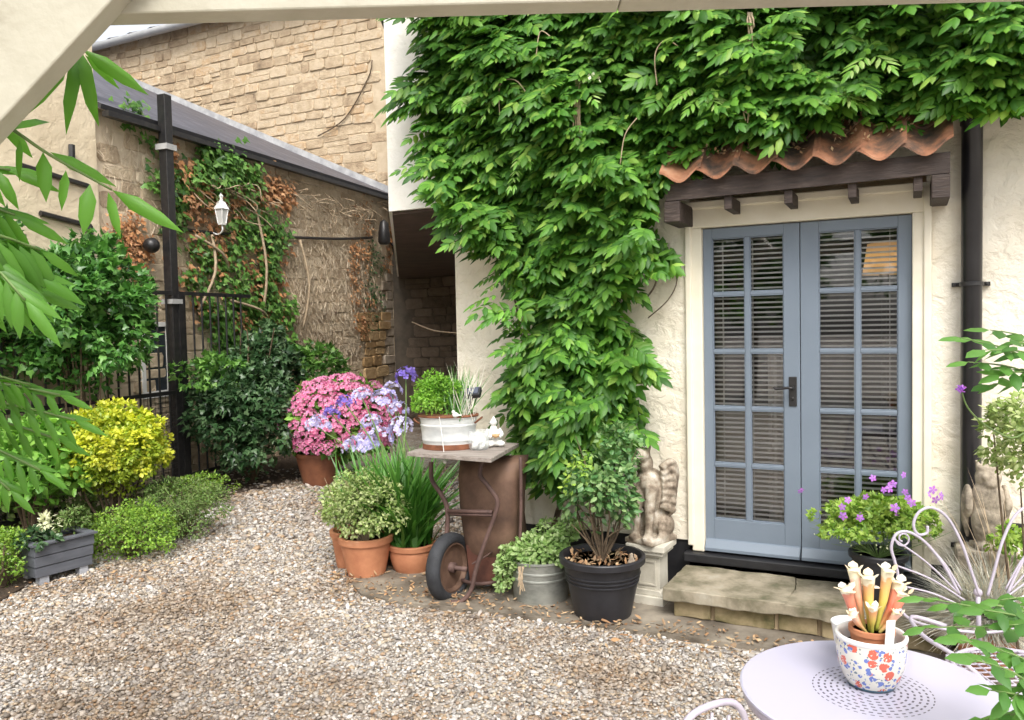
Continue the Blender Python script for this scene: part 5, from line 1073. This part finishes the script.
tbl = thing('bistro_table', 'round lilac metal bistro table with pierced centre rings', 'table', (tc_[0], tc_[1], 0))
mk('tabletop', MB().lathe([(Rt-.004, .708), (Rt, .711), (Rt, .717), (Rt-.005, .72)], 96), tabletop(), tbl, smooth=True, auto=30)
mk('apron', MB().lathe([(Rt-.012, .685), (Rt-.008, .685), (Rt-.008, .7075), (Rt-.012, .7075)], 64, closed=False), MAT['chairpaint'], tbl, smooth=True)
for k in range(4):
    a = PI/4+k*PI/2; c_, s_ = math.cos(a), math.sin(a)
    mk('leg', MB().tube([(c_*.27, s_*.27, .70), (c_*.2, s_*.2, .5), (c_*.06, s_*.06, .35), (c_*.2, s_*.2, .12), (c_*.29, s_*.29, .0)], .009, 8, smooth=6), MAT['chairpaint'], tbl, smooth=True)
# patterned pot
fp_ = gnd(871, 684, .72)
def floralmat():
    m, nt, b = base('floral_glazed_ceramic'); v = coord(nt, (1, 1, 1)); nz = N(nt, 'ShaderNodeTexNoise', Scale=90.0, Detail=3.0); nt.links.new(v, nz.inputs['Vector'])
    out = None; prev = (.72, .70, .62, 1)
    ms = v
    ad = N(nt, 'ShaderNodeVectorMath', operation='MULTIPLY_ADD'); ad.inputs[1].default_value = (.012,)*3; nt.links.new(nz.outputs['Color'], ad.inputs[0]); nt.links.new(ms, ad.inputs[2])
    for i, (sc, th, col, off) in enumerate(((110., .28, (.16, .22, .26, 1), 3), (62., .34, (.14, .2, .5, 1), 7), (30., .40, (.66, .13, .08, 1), 1), (45., .30, (.14, .2, .52, 1), 9), (150., .3, (.72, .7, .62, 1), 4))):
        mp = nt.nodes.new('ShaderNodeMapping'); mp.inputs['Location'].default_value = (off*.137, off*.071, off*.093); nt.links.new(ad.outputs[0], mp.inputs[0])
        vo = N(nt, 'ShaderNodeTexVoronoi', Scale=sc); nt.links.new(mp.outputs[0], vo.inputs['Vector']); sc_ = nt.nodes.new('ShaderNodeSeparateColor'); nt.links.new(vo.outputs['Color'], sc_.inputs[0])
        a = N(nt, 'ShaderNodeMath', operation='LESS_THAN'); a.inputs[1].default_value = th; nt.links.new(vo.outputs['Distance'], a.inputs[0])
        g_ = N(nt, 'ShaderNodeMath', operation='GREATER_THAN'); g_.inputs[1].default_value = .42; nt.links.new(sc_.outputs[1], g_.inputs[0]); mu = N(nt, 'ShaderNodeMath', operation='MULTIPLY'); nt.links.new(a.outputs[0], mu.inputs[0]); nt.links.new(g_.outputs[0], mu.inputs[1])
        mx = N(nt, 'ShaderNodeMix', data_type='RGBA'); nt.links.new(mu.outputs[0], mx.inputs[0]); mx.inputs[7].default_value = col
        if out is None: mx.inputs[6].default_value = prev
        else: nt.links.new(out, mx.inputs[6])
        out = mx.outputs[2]
    nt.links.new(out, b.inputs['Base Color']); b.inputs['Roughness'].default_value = .2; b.inputs['Coat Weight'].default_value = .4
    return m
fpo = thing('pitcher_plant_pot', 'white floral ceramic pot holding a red and cream pitcher plant on the lilac table', 'potted plant', tuple(fp_))
PR = .098; PHt = .135
mk('ceramic_pot', MB().lathe([(.054, 0), (.058, .004), (.071, .025), (.081, .055), (.0865, .085), (.088, .11), (.0875, .128)], 56, closed=False), floralmat(), fpo, smooth=True)
mk('pot_foot', MB().lathe([(.05, 0.001), (.059, .0015), (.061, .008), (.056, .009)], 40), noisy('dark_glaze', [(.3, (.02, .05, .08)), (.7, (.05, .1, .14))], 9, .3, bs=0), fpo, smooth=True)
mk('pot_rim', MB().lathe([(.0875, .1275), (.0905, .132), (.0905, .138), (.0865, .142), (.081, .140), (.080, .128), (.076, .09)], 56, closed=False), MAT['white'], fpo, smooth=True)
mk('inner_pot', MB().lathe([(.045, .06), (.054, .142), (.058, .143), (.058, .156), (.051, .157), (.048, .14)], 36, (.002, 0, 0), closed=False), MAT['terracotta'], fpo, smooth=True, auto=40)
mk('soil', MB().lathe([(.001, .10), (.077, .10)], 36), MAT['soil'], fpo); mk('soil', MB().lathe([(.001, .145), (.05, .145)], 36), MAT['soil'], fpo)
mk('plant_label', MB().box(-.012, .012, -.001, .001, .125, .205), MAT['white'], fpo, (.012, -.058, .0)).rotation_euler = (.12, 0, .1)
def pitchermat(name, low, mid, top):
    m, nt, b = base(name); tc = nt.nodes.new('ShaderNodeTexCoord'); sx = nt.nodes.new('ShaderNodeSeparateXYZ'); nt.links.new(tc.outputs['Generated'], sx.inputs[0])
    nz = N(nt, 'ShaderNodeTexNoise', Scale=60.0, Detail=2.0); nt.links.new(tc.outputs['Object'], nz.inputs['Vector']); a = N(nt, 'ShaderNodeMath', operation='MULTIPLY_ADD'); a.inputs[1].default_value = .25; nt.links.new(nz.outputs[0], a.inputs[0]); nt.links.new(sx.outputs['Z'], a.inputs[2])
    r = ramp(nt, [(.15, low), (.6, mid), (.95, top), (1., (.8, .74, .55))]); nt.links.new(a.outputs[0], r.inputs[0]); nt.links.new(r.outputs[0], b.inputs['Base Color']); b.inputs['Roughness'].default_value = .4; b.inputs['Subsurface Weight'].default_value = .0
    return m
PM = [pitchermat('pitcher_green', (.3, .34, .05), (.62, .5, .12), (.72, .36, .16)), pitchermat('pitcher_red', (.35, .3, .08), (.58, .14, .09), (.66, .26, .17)), pitchermat('pitcher_pink', (.35, .35, .08), (.7, .35, .2), (.78, .5, .4))]
for i, (dx, dy, h, lean, mt) in enumerate(((-.028, .01, .165, -.015, 2), (-.012, -.012, .15, .0, 0), (.028, 0, .165, .02, 0), (-.04, -.01, .12, -.035, 1), (.045, -.01, .105, .04, 1), (.04, .02, .08, .045, 1), (-.035, -.03, .06, -.03, 2), (.0, .02, .12, .0, 0), (.03, -.03, .06, .03, 2), (-.01, -.035, .075, -.0, 0), (.036, .0, .13, .045, 1))):
    b0 = np.array([dx*.5, dy*.5, .145]); tp_ = np.array([dx+lean*.9, dy, .145+h]); ax = unit(tp_-b0); rr_ = .0135 if h > .1 else .010
    mid = (b0+tp_)/2+np.array([lean*.15, 0, 0])
    m = MB(); m.tube([b0, lerp(b0, mid, .6), mid, lerp(mid, tp_, .6), tp_], [.004, rr_*.5, rr_*.8, rr_*1.0, rr_*1.3], 12, smooth=4); po = mk('pitcher', m, PM[mt], fpo, smooth=True)
    k_ = 4; an = RNG.uniform(0, 2*PI)+np.arange(k_)*2*PI/k_; q = np.stack([tp_[0]+np.cos(an)*rr_*.8, tp_[1]+np.sin(an)*rr_*.8, np.full(k_, tp_[2]-.003)], 1)
    dd = np.stack([np.cos(an)*.8, np.sin(an)*.8, RNG.uniform(.6, 1.6, k_)+np.sin(an)*.9], 1)
    leaves('pitcher_hood', MAT['hood'], po, q, dd, np.stack([-np.cos(an), -np.sin(an), np.full(k_, .8)], 1), rr_*RNG.uniform(1.2, 2.2, k_), rr_*2.3, 'leaf')
# white cup behind pot
cu_ = gnd(852, 656, .72); cup = thing('white_cup', 'plain white china cup half hidden behind the floral pot', 'cup', tuple(cu_))
mk('cup_body', MB().lathe([(.03, 0), (.034, .004), (.048, .04), (.056, .095), (.058, .10), (.054, .10), (.044, .04), (.001, .01)], 36), MAT['white'], cup, smooth=True)
# butterfly-back chair
CY = 2.95; cc = at(984, 605, CY); ch = thing('butterfly_chair', 'pale lilac wire garden chair with scrolled butterfly-wing back', 'chair', (cc[0], cc[1], 0))
mir = lambda x: 2*984-x
def cpt(x, y, s_): q = at(984+(x-984)*s_, y, CY)-cc; return (q[0], q[1]+.06*(q[2]), at(984, y, CY)[2]+(at(x, y, CY)[2]-at(x, y+0, CY)[2]))
def ct(pts, r, s_, m): m.tube([cpt(x, y, s_) for x, y in pts], r, 8, smooth=5)
def spir(cx, cy, r, a0, a1, n=9, rend=3): return [(cx+(r+(rend-r)*i/n)*math.cos(a0+(a1-a0)*i/n), cy+(r+(rend-r)*i/n)*math.sin(a0+(a1-a0)*i/n)) for i in range(n+1)]
for s_ in (1, -1):
    m = MB()
    ct([(980, 596), (972, 570), (963, 542), (950, 518), (935, 508), (922, 512), (916, 524), (920, 534), (929, 533), (930, 526)], .0056, s_, m)
    ct([(960, 594), (945, 565), (928, 543), (912, 532), (899, 533), (893, 546), (896, 560), (899, 575), (898, 595), (902, 610), (915, 620), (940, 627), (970, 631), (984, 632)], .0056, s_, m)
    mk('wing_frame', m, MAT['chairpaint'], ch, smooth=True)
    m = MB()
    ct([(897, 540)]+spir(905, 538, 8, PI, -PI*1.4), .0035, s_, m)
    for a, b_ in (((898, 540), (958, 592)), ((899, 565), (965, 600)), ((899, 584), (970, 610)), ((930, 545), (962, 590))): ct([a, ((a[0]+b_[0])/2, (a[1]+b_[1])/2-4), b_], .0035, s_, m)
    mk('wing_spoke', m, MAT['chairpaint'], ch, smooth=True)
m = MB(); zc = at(984, 596, CY)[2]; m.ball((0, .06*zc, zc), .016); m.tube([(0, .06*zc, zc), (0, .03, .45)], .009, 8); mk('back_stay', m, MAT['chairpaint'], ch, smooth=True)
m = MB(); sr = .20
m.tube([(sr*math.cos(a), -.2+sr*math.sin(a), .45) for a in np.linspace(0, 2*PI, 33)], .009, 8)
for k in range(-5, 6):
    y = k*.034; hw = math.sqrt(max(0, sr*sr-y*y)); m.tube([(-hw, -.2+y, .45), (hw, -.2+y, .45)], .0035, 5)
    m.tube([(y, -.2-hw, .45), (y, -.2+hw, .45)], .0035, 5)
mk('seat', m, MAT['chairpaint'], ch, smooth=True)
for sx_, sy_ in ((-1, 0), (1, 0), (-1, 1), (1, 1)):
    x = sx_*.16; y = -.36 if sy_ == 0 else -.05; mk('leg', MB().tube([(x, y, .45), (x*1.02, y-.02 if sy_ == 0 else y+.03, .25), (x*1.25, y-.05 if sy_ == 0 else y+.09, 0)], .0095, 8, smooth=4), MAT['chairpaint'], ch, smooth=True)
m = MB()
for sx_ in (-1, 1):
    m.tube([(sx_*.16, -.36, .44), (sx_*.08, -.37, .38), (0, -.37, .36)], .005, 6, smooth=4); m.tube([(sx_*.14+.02*math.cos(a)*(1-a/14), -.37, .40+.02*math.sin(a)*(1-a/14)) for a in np.linspace(0, 9, 24)], .003, 5)
    m.tube([(sx_*.17, -.05, .56), (sx_*.30, -.06, .6), (sx_*.33, -.2, .585), (sx_*.28, -.34, .56), (sx_*.17, -.36, .45)], .008, 8, smooth=5)
mk('scrollwork', m, MAT['chairpaint'], ch, smooth=True)
# nearer chair, only its hoop shows
c2 = at(712, 705, 1.95); ch2 = thing('bistro_chair', 'lilac tubular chair whose rounded back just shows at the bottom edge', 'chair', (c2[0], c2[1], 0), .5)
hz_ = float(c2[2]); 
m = MB(); m.tube([(-.14, .03, .44), (-.125, .01, hz_-.22), (-.115, 0, hz_-.08), (-.075, 0, hz_-.015), (0, 0, hz_), (.075, 0, hz_-.015), (.115, 0, hz_-.08), (.125, .01, hz_-.22), (.14, .03, .44)], .009, 10, smooth=8); mk('back_frame', m, MAT['chairpaint'], ch2, smooth=True)
m = MB(); [m.tube([(x, .03, .44), (x*.8, 0, hz_-.02-abs(x)*.3)], .004, 6) for x in (-.07, 0, .07)]; mk('back_bar', m, MAT['chairpaint'], ch2, smooth=True)
mk('seat', MB().lathe([(.18, .43), (.19, .435), (.19, .445), (.18, .45)], 40, (0, .2, 0)), MAT['chairpaint'], ch2, smooth=True, auto=40)
for x, y in ((-.14, .04), (.14, .04), (-.13, .34), (.13, .34)): mk('leg', MB().tube([(x, y, .44), (x*1.25, y+(.05 if y > .2 else -.05), 0)], .009, 8), MAT['chairpaint'], ch2, smooth=True)

# ================================================================== FESCUE, RIGHT-HAND PLANTS
gp_ = gnd(962, 655); gs = thing('potted_grass', 'spiky straw-blue grass tuft in a terracotta pot behind the wire chair', 'potted plant', tuple(house_w(1.47, .62, 0)))
pot(gs, .14, .26, MAT['terracotta'], .03, .72)
n = 2600; az = RNG.uniform(0, 2*PI, n); el = np.arcsin(RNG.uniform(.02, 1, n)); d = np.stack([np.cos(az)*np.cos(el), np.sin(az)*np.cos(el), np.sin(el)], 1)
leaves('grass_blades', MAT['fescue'], gs, np.stack([RNG.normal(0, .035, n), RNG.normal(0, .035, n), np.full(n, .24)], 1), d, np.stack([-d[:, 0]*.3, -d[:, 1]*.3, np.ones(n)], 1)+rnd(n, .2), RNG.uniform(.2, .40, n), .0055, 'blade')
n = 11; leaves('flower_stalk', MAT['palestem'], gs, np.stack([RNG.normal(.05, .03, n), RNG.normal(0, .03, n), np.full(n, .25)], 1), np.stack([RNG.normal(.05, .17, n), RNG.normal(0, .15, n), np.ones(n)], 1), np.tile([0, -1., 0], (n, 1)), RNG.uniform(.5, .72, n), .005, 'blade')
def sprig(parent, mat, base_, tip, n, L, W, name='foliage', sag=.05, r=.003, smat=None):
    b, t = np.array(base_), np.array(tip); A_, B_, C_ = [], [], []; ax = unit(t-b); side = unit(np.cross(ax, [0, 0, 1.]))
    for i in range(n):
        f = .12+.88*i/n; p = lerp(b, t, f)+np.array([0, 0, sag*math.sin(PI*f)]); s_ = 1 if i % 2 else -1
        A_.append(p); B_.append(ax*.5+side*s_*.9+np.array([0, 0, random.uniform(-.6, .1)])+RNG.normal(size=3)*.2); C_.append(np.array([0, -.5, 1])+RNG.normal(size=3)*.3)
    A_.append(t); B_.append(ax+[0, 0, -.3]); C_.append((0, -.4, 1)); nn = len(A_)
    leaves(name, mat, parent, A_, B_, C_, L*RNG.uniform(.75, 1.15, nn), W*RNG.uniform(.8, 1.1, nn), 'leaf')
    m = MB(); m.tube([b, (b+t)/2+np.array([0, 0, sag]), t], [r, r*.8, r*.4], 5, smooth=4); mk('stem', m, smat or MAT['greenstem'], parent, smooth=True)
rsb = at(1075, 420, 2.0); rs_ = thing('side_shrub', 'leafy garden shrub reaching in at the right edge beside the drainpipe', 'shrub', (rsb[0], rsb[1], 0))
rel2 = lambda x, y, Y: at(x, y, Y)-np.array([rsb[0], rsb[1], 0])
for (x0, y0, x1, y1, n) in ((1060, 380, 962, 338, 8), (1060, 370, 985, 350, 8), (1060, 360, 990, 330, 7), (1060, 390, 968, 362, 7), (1060, 385, 1000, 375, 8), (1060, 395, 990, 385, 6), (1070, 350, 1010, 345, 7)):
    sprig(rs_, MAT['frontright'], rel2(x0, y0, 2.0), rel2(x1, y1, 1.95+random.uniform(-.08, .1)), n, .062, .036, smat=MAT['greenstem'], sag=.02)
m = MB(); m.tube([(0, 0, 0), (.02, 0, .6), tuple(rel2(1060, 380, 2.0))], [.015, .012, .006], 8, smooth=4); mk('trunk', m, MAT['stem'], rs_, smooth=True)
yb = at(1030, 450, 3.3); ys = thing('lime_shrub', 'pale lime shrub at the right edge above the owl statue', 'shrub', (yb[0], yb[1], 0))
shrub('foliage', MAT['grey_green'], ys, 1700, (.02, 0, yb[2]), (.17, .2, .24), .034, .022, 'leaf', 60, .25, .2)
m = MB(); stems(m, (0, 0, 0), [(random.uniform(-.1, .1), random.uniform(-.1, .1), yb[2]+random.uniform(-.2, .1)) for _ in range(10)], .007, .03); mk('stem', m, MAT['stem'], ys)
smp = at(1010, 548, 3.75); sm2 = thing('small_seedling', 'little lime green plant at the plinth foot right of the owl', 'plant', (smp[0], smp[1], 0)); shrub('foliage', MAT['geranium'], sm2, 260, (0, 0, smp[2]), (.09, .06, .10), .035, .024, 'leaf', 20, .3, .2); m = MB(); stems(m, (0, 0, 0), [(random.uniform(-.05, .05), 0, smp[2]) for _ in range(5)], .004, .02); mk('stem', m, MAT['greenstem'], sm2)
vb = at(1050, 440, 2.2); vs = thing('verbena', 'single arching verbena stem with a purple flower crossing the drainpipe', 'flower', (vb[0], vb[1], 0))
rv = lambda x, y, Y=2.2: at(x, y, Y)-np.array([vb[0], vb[1], 0])
m = MB(); m.tube([(.05, .05, 0), (.03, 0, .6), rv(1050, 452), rv(1010, 438), rv(985, 425), rv(968, 408), rv(962, 392)], [.003, .003, .003, .0028, .0026, .0024, .0022], 6, smooth=5); mk('stem', m, MAT['greenstem'], vs, smooth=True)
n = 40; c = rv(961, 389); leaves('flower_head', MAT['purple'], vs, c+unit(rnd(n))*.008, unit(rnd(n)), rnd(n), .009, .007, 'petal')
fb_ = at(1060, 700, 1.55); fs = thing('front_shrub', 'near leafy stems overlapping the table edge at lower right', 'shrub', (fb_[0], fb_[1], 0))
r3 = lambda x, y, Y=1.6: at(x, y, Y)-np.array([fb_[0], fb_[1], 0])
for (x0, y0, x1, y1, n, Y) in ((1070, 640, 925, 598, 8, 1.75), (1060, 640, 925, 628, 8, 1.7), (1050, 620, 950, 605, 7, 1.75), (1060, 680, 960, 640, 8, 1.6), (1060, 640, 985, 610, 8, 1.65), (1050, 700, 975, 660, 8, 1.5), (1060, 720, 990, 690, 8, 1.5), (1060, 610, 1000, 600, 7, 1.7), (1070, 640, 1010, 625, 8, 1.6), (1070, 720, 985, 720, 9, 1.5), (1060, 690, 1000, 650, 9, 1.55), (1070, 670, 1010, 700, 9, 1.5)):
    sprig(fs, MAT['frontright'], r3(x0, y0, Y), r3(x1, y1, Y+random.uniform(-.05, .05)), n, .055, .034, sag=.015, smat=MAT['greenstem'])
m = MB(); m.tube([(0, 0, 0), (.02, 0, .5), tuple(r3(1060, 660, 1.6))], [.013, .01, .006], 8, smooth=4); mk('trunk', m, MAT['stem'], fs, smooth=True)

# ================================================================== FALLEN LEAVES
q = []
for _ in range(900):
    t = random.uniform(-2.4, 1.3); o = random.gauss(.80, .12) if random.random() < .6 else random.uniform(.1, .9)
    if t > -.25 and o < .62: continue
    q.append(house_w(t, o, .032+random.uniform(0, .014)))
for _ in range(260): q.append(gnd(random.uniform(330, 500), random.uniform(560, 605), .03))
for _ in range(160): q.append(gnd(random.gauss(370, 30), random.gauss(498, 12), .02))
for _ in range(200):
    x = random.uniform(0, 240); q.append(gnd(x, 600-x*.23+random.gauss(0, 8), .025))
q = np.array(q); n = len(q)
tag(leaves('fallen_leaves', MAT['fallen'], None, q, rnd(n)*[1, 1, .25], np.tile([0, 0, 1.], (n, 1))+rnd(n, .45), RNG.lognormal(-3.55, .4, n), RNG.lognormal(-4.2, .35, n), 'leaf'), 'dry tan fallen leaves scattered along the paving strip', kind='stuff')

# ================================================================== PERGOLA FRAME
pa = thing('pergola', 'cream painted timber garden shelter frame overhead at the top edge', 'pergola')
def barbox(a, b, w_, h_, up=(0, 0, 1)):
    a, b = np.array(a), np.array(b); x = unit(b-a); z = np.array(up, float); z = unit(z-x*(z@x)); y = np.cross(z, x); m = MB()
    V = [p+y*sy*w_/2+z*sz*h_/2 for p in (a, b) for sy, sz in ((-1, -1), (1, -1), (1, 1), (-1, 1))]
    return m.add(V, [(0, 1, 2, 3), (7, 6, 5, 4), (0, 4, 5, 1), (1, 5, 6, 2), (2, 6, 7, 3), (3, 7, 4, 0)])
bl = at(100, 12, 1.64); br_ = at(617, 7.5, 1.615); b3 = at(1024, -5.5, 1.60)
dxy = unit((b3-bl)); zb = lambda p, h_: p+np.array([0, 0, h_/2])
far = 1.64
h_ = .12; wd_ = .062
A0 = at(100, 26.5, 1.68); A1 = at(1024, 2., 1.68*.985); dirb = unit(A1-A0)
c0 = A0+np.array([0, -wd_/2, h_/2]); Lb = float(np.linalg.norm(A1-A0)); jx = at(617, 15, 1.665); sj = float((jx-A0)@dirb)
mk('beam', barbox(c0-dirb*1.1, c0+dirb*(sj-.0008), wd_, h_), MAT['beam'], pa, bevel=.004)
mk('beam', barbox(c0+dirb*(sj+.0008), c0+dirb*(Lb+1.2), wd_, h_), MAT['beam'], pa, bevel=.004)
g0 = at(-150, 175, 1.40); g1 = at(165, -150, 1.55)
e0, e1 = at(-90, 160, 1.55), at(100, -45, 1.59); 
ps_ = c0.copy(); eb0 = e0-unit(e1-e0)*.3; ps_[0] = eb0[0]-.01; ps_[1] = c0[1]+(eb0[0]-c0[0])*dirb[1]/dirb[0]-.03;
mk('brace', barbox(eb0, e1+unit(e1-e0)*.12, .06, .175, (0, 0, 1)), MAT['beam'], pa, bevel=.004)
mk('post', MB().box(ps_[0]-.06, ps_[0]+.06, ps_[1]-.06, ps_[1]+.06, 0, ps_[2]-h_/2), MAT['beam'], pa, bevel=.004)

# ================================================================== NEAR LEFT TREE LEAVES
tb_ = at(-150, 300, 2.4); ft = thing('near_tree', 'near pinnate-leaved branches hanging in at the left edge', 'tree', (tb_[0], tb_[1], 0))
r4 = lambda x, y, Y: at(x, y, Y*1.8)-np.array([tb_[0], tb_[1], 0])
def manual(bases, mat=MAT['frontleaf']):
    for (x0, y0, x1, y1, Y0_, Y1_, wf_) in bases:
        a, b_ = r4(x0, y0, Y0_), r4(x1, y1, Y1_); L_ = float(np.linalg.norm(b_-a)); nm = unit(np.cross(b_-a, [1, .2, 0.3])+np.array([random.uniform(-.3, .3), -.8, .5])*0)
        A_.append(a); B_.append(b_-a+np.array([0, 0, .14*L_])); C_.append(np.array([random.uniform(-.6, .6), -1, random.uniform(.1, .7)])); D_.append(L_); E_.append(L_*wf_*.85)
A_, B_, C_, D_, E_ = [], [], [], [], []
manual([(80, 50, 57, 130, 1.0, .98, .42), (80, 50, 86, 124, 1.0, .97, .34), (82, 49, 143, 98, 1.0, 1.02, .3), (85, 55, 116, 90, 1.0, 1.05, .26), (70, 58, 22, 118, 1.0, .95, .3)])
for k in range(len(A_)): leaves('leaflet', MAT['frontleaf'], ft, A_[k:k+1], B_[k:k+1], C_[k:k+1], np.array(D_[k:k+1]), np.array(E_[k:k+1]), 'leaf')
A_, B_, C_, D_, E_ = [], [], [], [], []
manual([(43, 152, 45, 200, .95, .94, .4), (66, 170, 58, 209, .95, .94, .44), (90, 184, 84, 234, .96, .95, .42), (108, 192, 114, 238, .97, .96, .38), (112, 190, 174, 239, .98, .98, .27), (50, 152, 116, 190, .95, .99, .3), (20, 140, 14, 180, .94, .93, .4), (10, 130, 50, 120, .93, 1.0, .3), (0, 120, 30, 160, .93, .95, .4)])
for k in range(len(A_)): leaves('leaflet', MAT['frontleaf'], ft, A_[k:k+1], B_[k:k+1], C_[k:k+1], np.array(D_[k:k+1]), np.array(E_[k:k+1]), 'leaf')
A_, B_, C_, D_, E_ = [], [], [], [], []
def pin(x0, y0, x1, y1, Y0_, Y1_, n, L_, hang=1.0):
    a, b_ = r4(x0, y0, Y0_), r4(x1, y1, Y1_); ax = unit(b_-a); side = unit(np.cross(ax, [0, -1., .3]))
    for i in range(n):
        f = .1+.85*i/n; p = lerp(a, b_, f); s_ = 1 if i % 2 else -1
        A_.append(p); B_.append(ax*.7+side*s_*.6+np.array([0, 0, -.5*hang])); C_.append(np.array([random.uniform(-.5, .5), -.9, .6])); D_.append(L_*random.uniform(.85, 1.1)); E_.append(L_*.27)
    A_.append(b_); B_.append(ax+[0, 0, -.3]); C_.append((0, -1, .5)); D_.append(L_); E_.append(L_*.27)
    tws.tube([a, (a+b_)/2+np.array([0, 0, .01]), b_], 0.003, 5, smooth=3)
tws = MB()
for (x0, y0, x1, y1, Y0_, Y1_) in ((-90, 190, 15, 215, .9, .95), (-60, 225, 40, 250, .85, .95), (-80, 240, 35, 275, .9, .95), (-90, 280, 30, 290, .95, 1.0), (-60, 215, 25, 300, .9, .9), (-120, 160, 10, 170, 1.0, 1.0)): pin(x0, y0, x1, y1, Y0_, Y1_, 14, .115)
for (x0, y0, x1, y1, Y0_, Y1_) in ((-60, 380, 60, 395, 1.1, 1.1), (-60, 395, 75, 420, 1.1, 1.1), (-60, 410, 60, 440, 1.1, 1.15), (-60, 430, 40, 470, 1.1, 1.1), (-60, 370, 30, 385, 1.0, 1.1), (-60, 440, 10, 490, 1.1, 1.1)): pin(x0, y0, x1, y1, Y0_, Y1_, 14, .085)
tag(leaves('leafy_sprays', MAT['frontleaf'], ft, A_, B_, C_, D_, E_, 'leaf'), kind='stuff')
tws.tube([r4(-150, 90, 1.2), r4(-40, 100, 1.0), r4(10, 128, .93), r4(50, 155, .95), r4(112, 190, .98)], [.01, .006, .004, .0035, .0025], 6, smooth=5)
tws.tube([r4(-60, 40, 1.1), r4(20, 30, 1.05), r4(82, 50, 1.0)], [.008, .005, .003], 6, smooth=4)
mk('twig', tws, MAT['greenstem'], ft, smooth=True)
m = MB(); m.tube([(0, 0, 0), (.0, 0, 1.0), tuple(r4(-150, 90, 1.3)), tuple(r4(-160, -60, 1.3))], [.06, .05, .04, .03], 10, smooth=4)
for x, y in ((-90, 190), (-60, 225), (-80, 240), (-90, 280), (-60, 380), (-60, 395), (-60, 430), (-60, 40), (-120, 160)): m.tube([r4(-150, y+40, 1.35), r4(x, y, .95 if y < 300 else 1.1)], [.011, .006], 6)
mk('trunk', m, MAT['stem'], ft, smooth=True)

# ================================================================== GARDEN BEHIND THE CAMERA (what the door glass mirrors)
for (x, y, s_) in ((-6.5, -6, 1.), (-3.2, -8.5, 1.15), (.5, -9, .9), (3.8, -8, 1.1), (-9.5, -3, 1.2)):
    bt = thing('garden_tree', 'leafy tree in the garden opposite the house, mirrored in the door glass', 'tree', (x, y, 0), 0, 'trees opposite the house')
    shrub('crown', MAT['ivy'], bt, 2600, (0, 0, 2.9*s_), (1.7*s_, 1.5*s_, 1.9*s_), .28, .2, 'ivy', 60, .25, .3)
    mk('trunk', MB().tube([(0, 0, 0), (.1, 0, 1.4*s_), (0, 0, 3.2*s_)], [.16, .12, .05], 10, smooth=3), MAT['stem'], bt, smooth=True)

# ================================================================== LIGHT, SKY, CAMERA
W = bpy.data.worlds.new('World'); S.world = W; W.use_nodes = True; nt = W.node_tree
sk = nt.nodes.new('ShaderNodeTexSky'); sk.sky_type = 'NISHITA'; sk.sun_disc = False
SE, SA = math.radians(52), math.radians(172)           # elevation, azimuth (clockwise from +Y)
sk.sun_elevation = SE; sk.sun_rotation = SA; sk.air_density = 1.0; sk.dust_density = 4.0
hs = N(nt, 'ShaderNodeHueSaturation', Saturation=.28, Value=1.0); nt.links.new(sk.outputs[0], hs.inputs['Color'])
nt.links.new(hs.outputs[0], nt.nodes['Background'].inputs[0]); nt.nodes['Background'].inputs[1].default_value = .15
sd = bpy.data.lights.new('Sun', 'SUN'); sd.energy = 1.1; sd.angle = math.radians(26); sd.color = (1, .95, .87)
so = bpy.data.objects.new('Sun', sd); COL.objects.link(so)
dv3 = Vector((math.sin(SA)*math.cos(SE), math.cos(SA)*math.cos(SE), math.sin(SE))); so.rotation_euler = dv3.to_track_quat('Z', 'Y').to_euler()
cd = bpy.data.cameras.new('Camera'); co = bpy.data.objects.new('Camera', cd); COL.objects.link(co); S.camera = co
cd.sensor_width = 36; cd.lens = 36*F/1024; cd.clip_start = .05; cd.clip_end = 500
Rm = Matrix(((_R[0], _U[0], -_Fw[0]), (_R[1], _U[1], -_Fw[1]), (_R[2], _U[2], -_Fw[2]))); co.matrix_world = Matrix.Translation((0, 0, EYE))@Rm.to_4x4()
S.view_settings.view_transform = 'Standard'; S.view_settings.look = 'None'; S.view_settings.exposure = 1.15; S.view_settings.gamma = 1
S.cycles.max_bounces = 6; S.cycles.transparent_max_bounces = 12; S.cycles.use_denoising = True
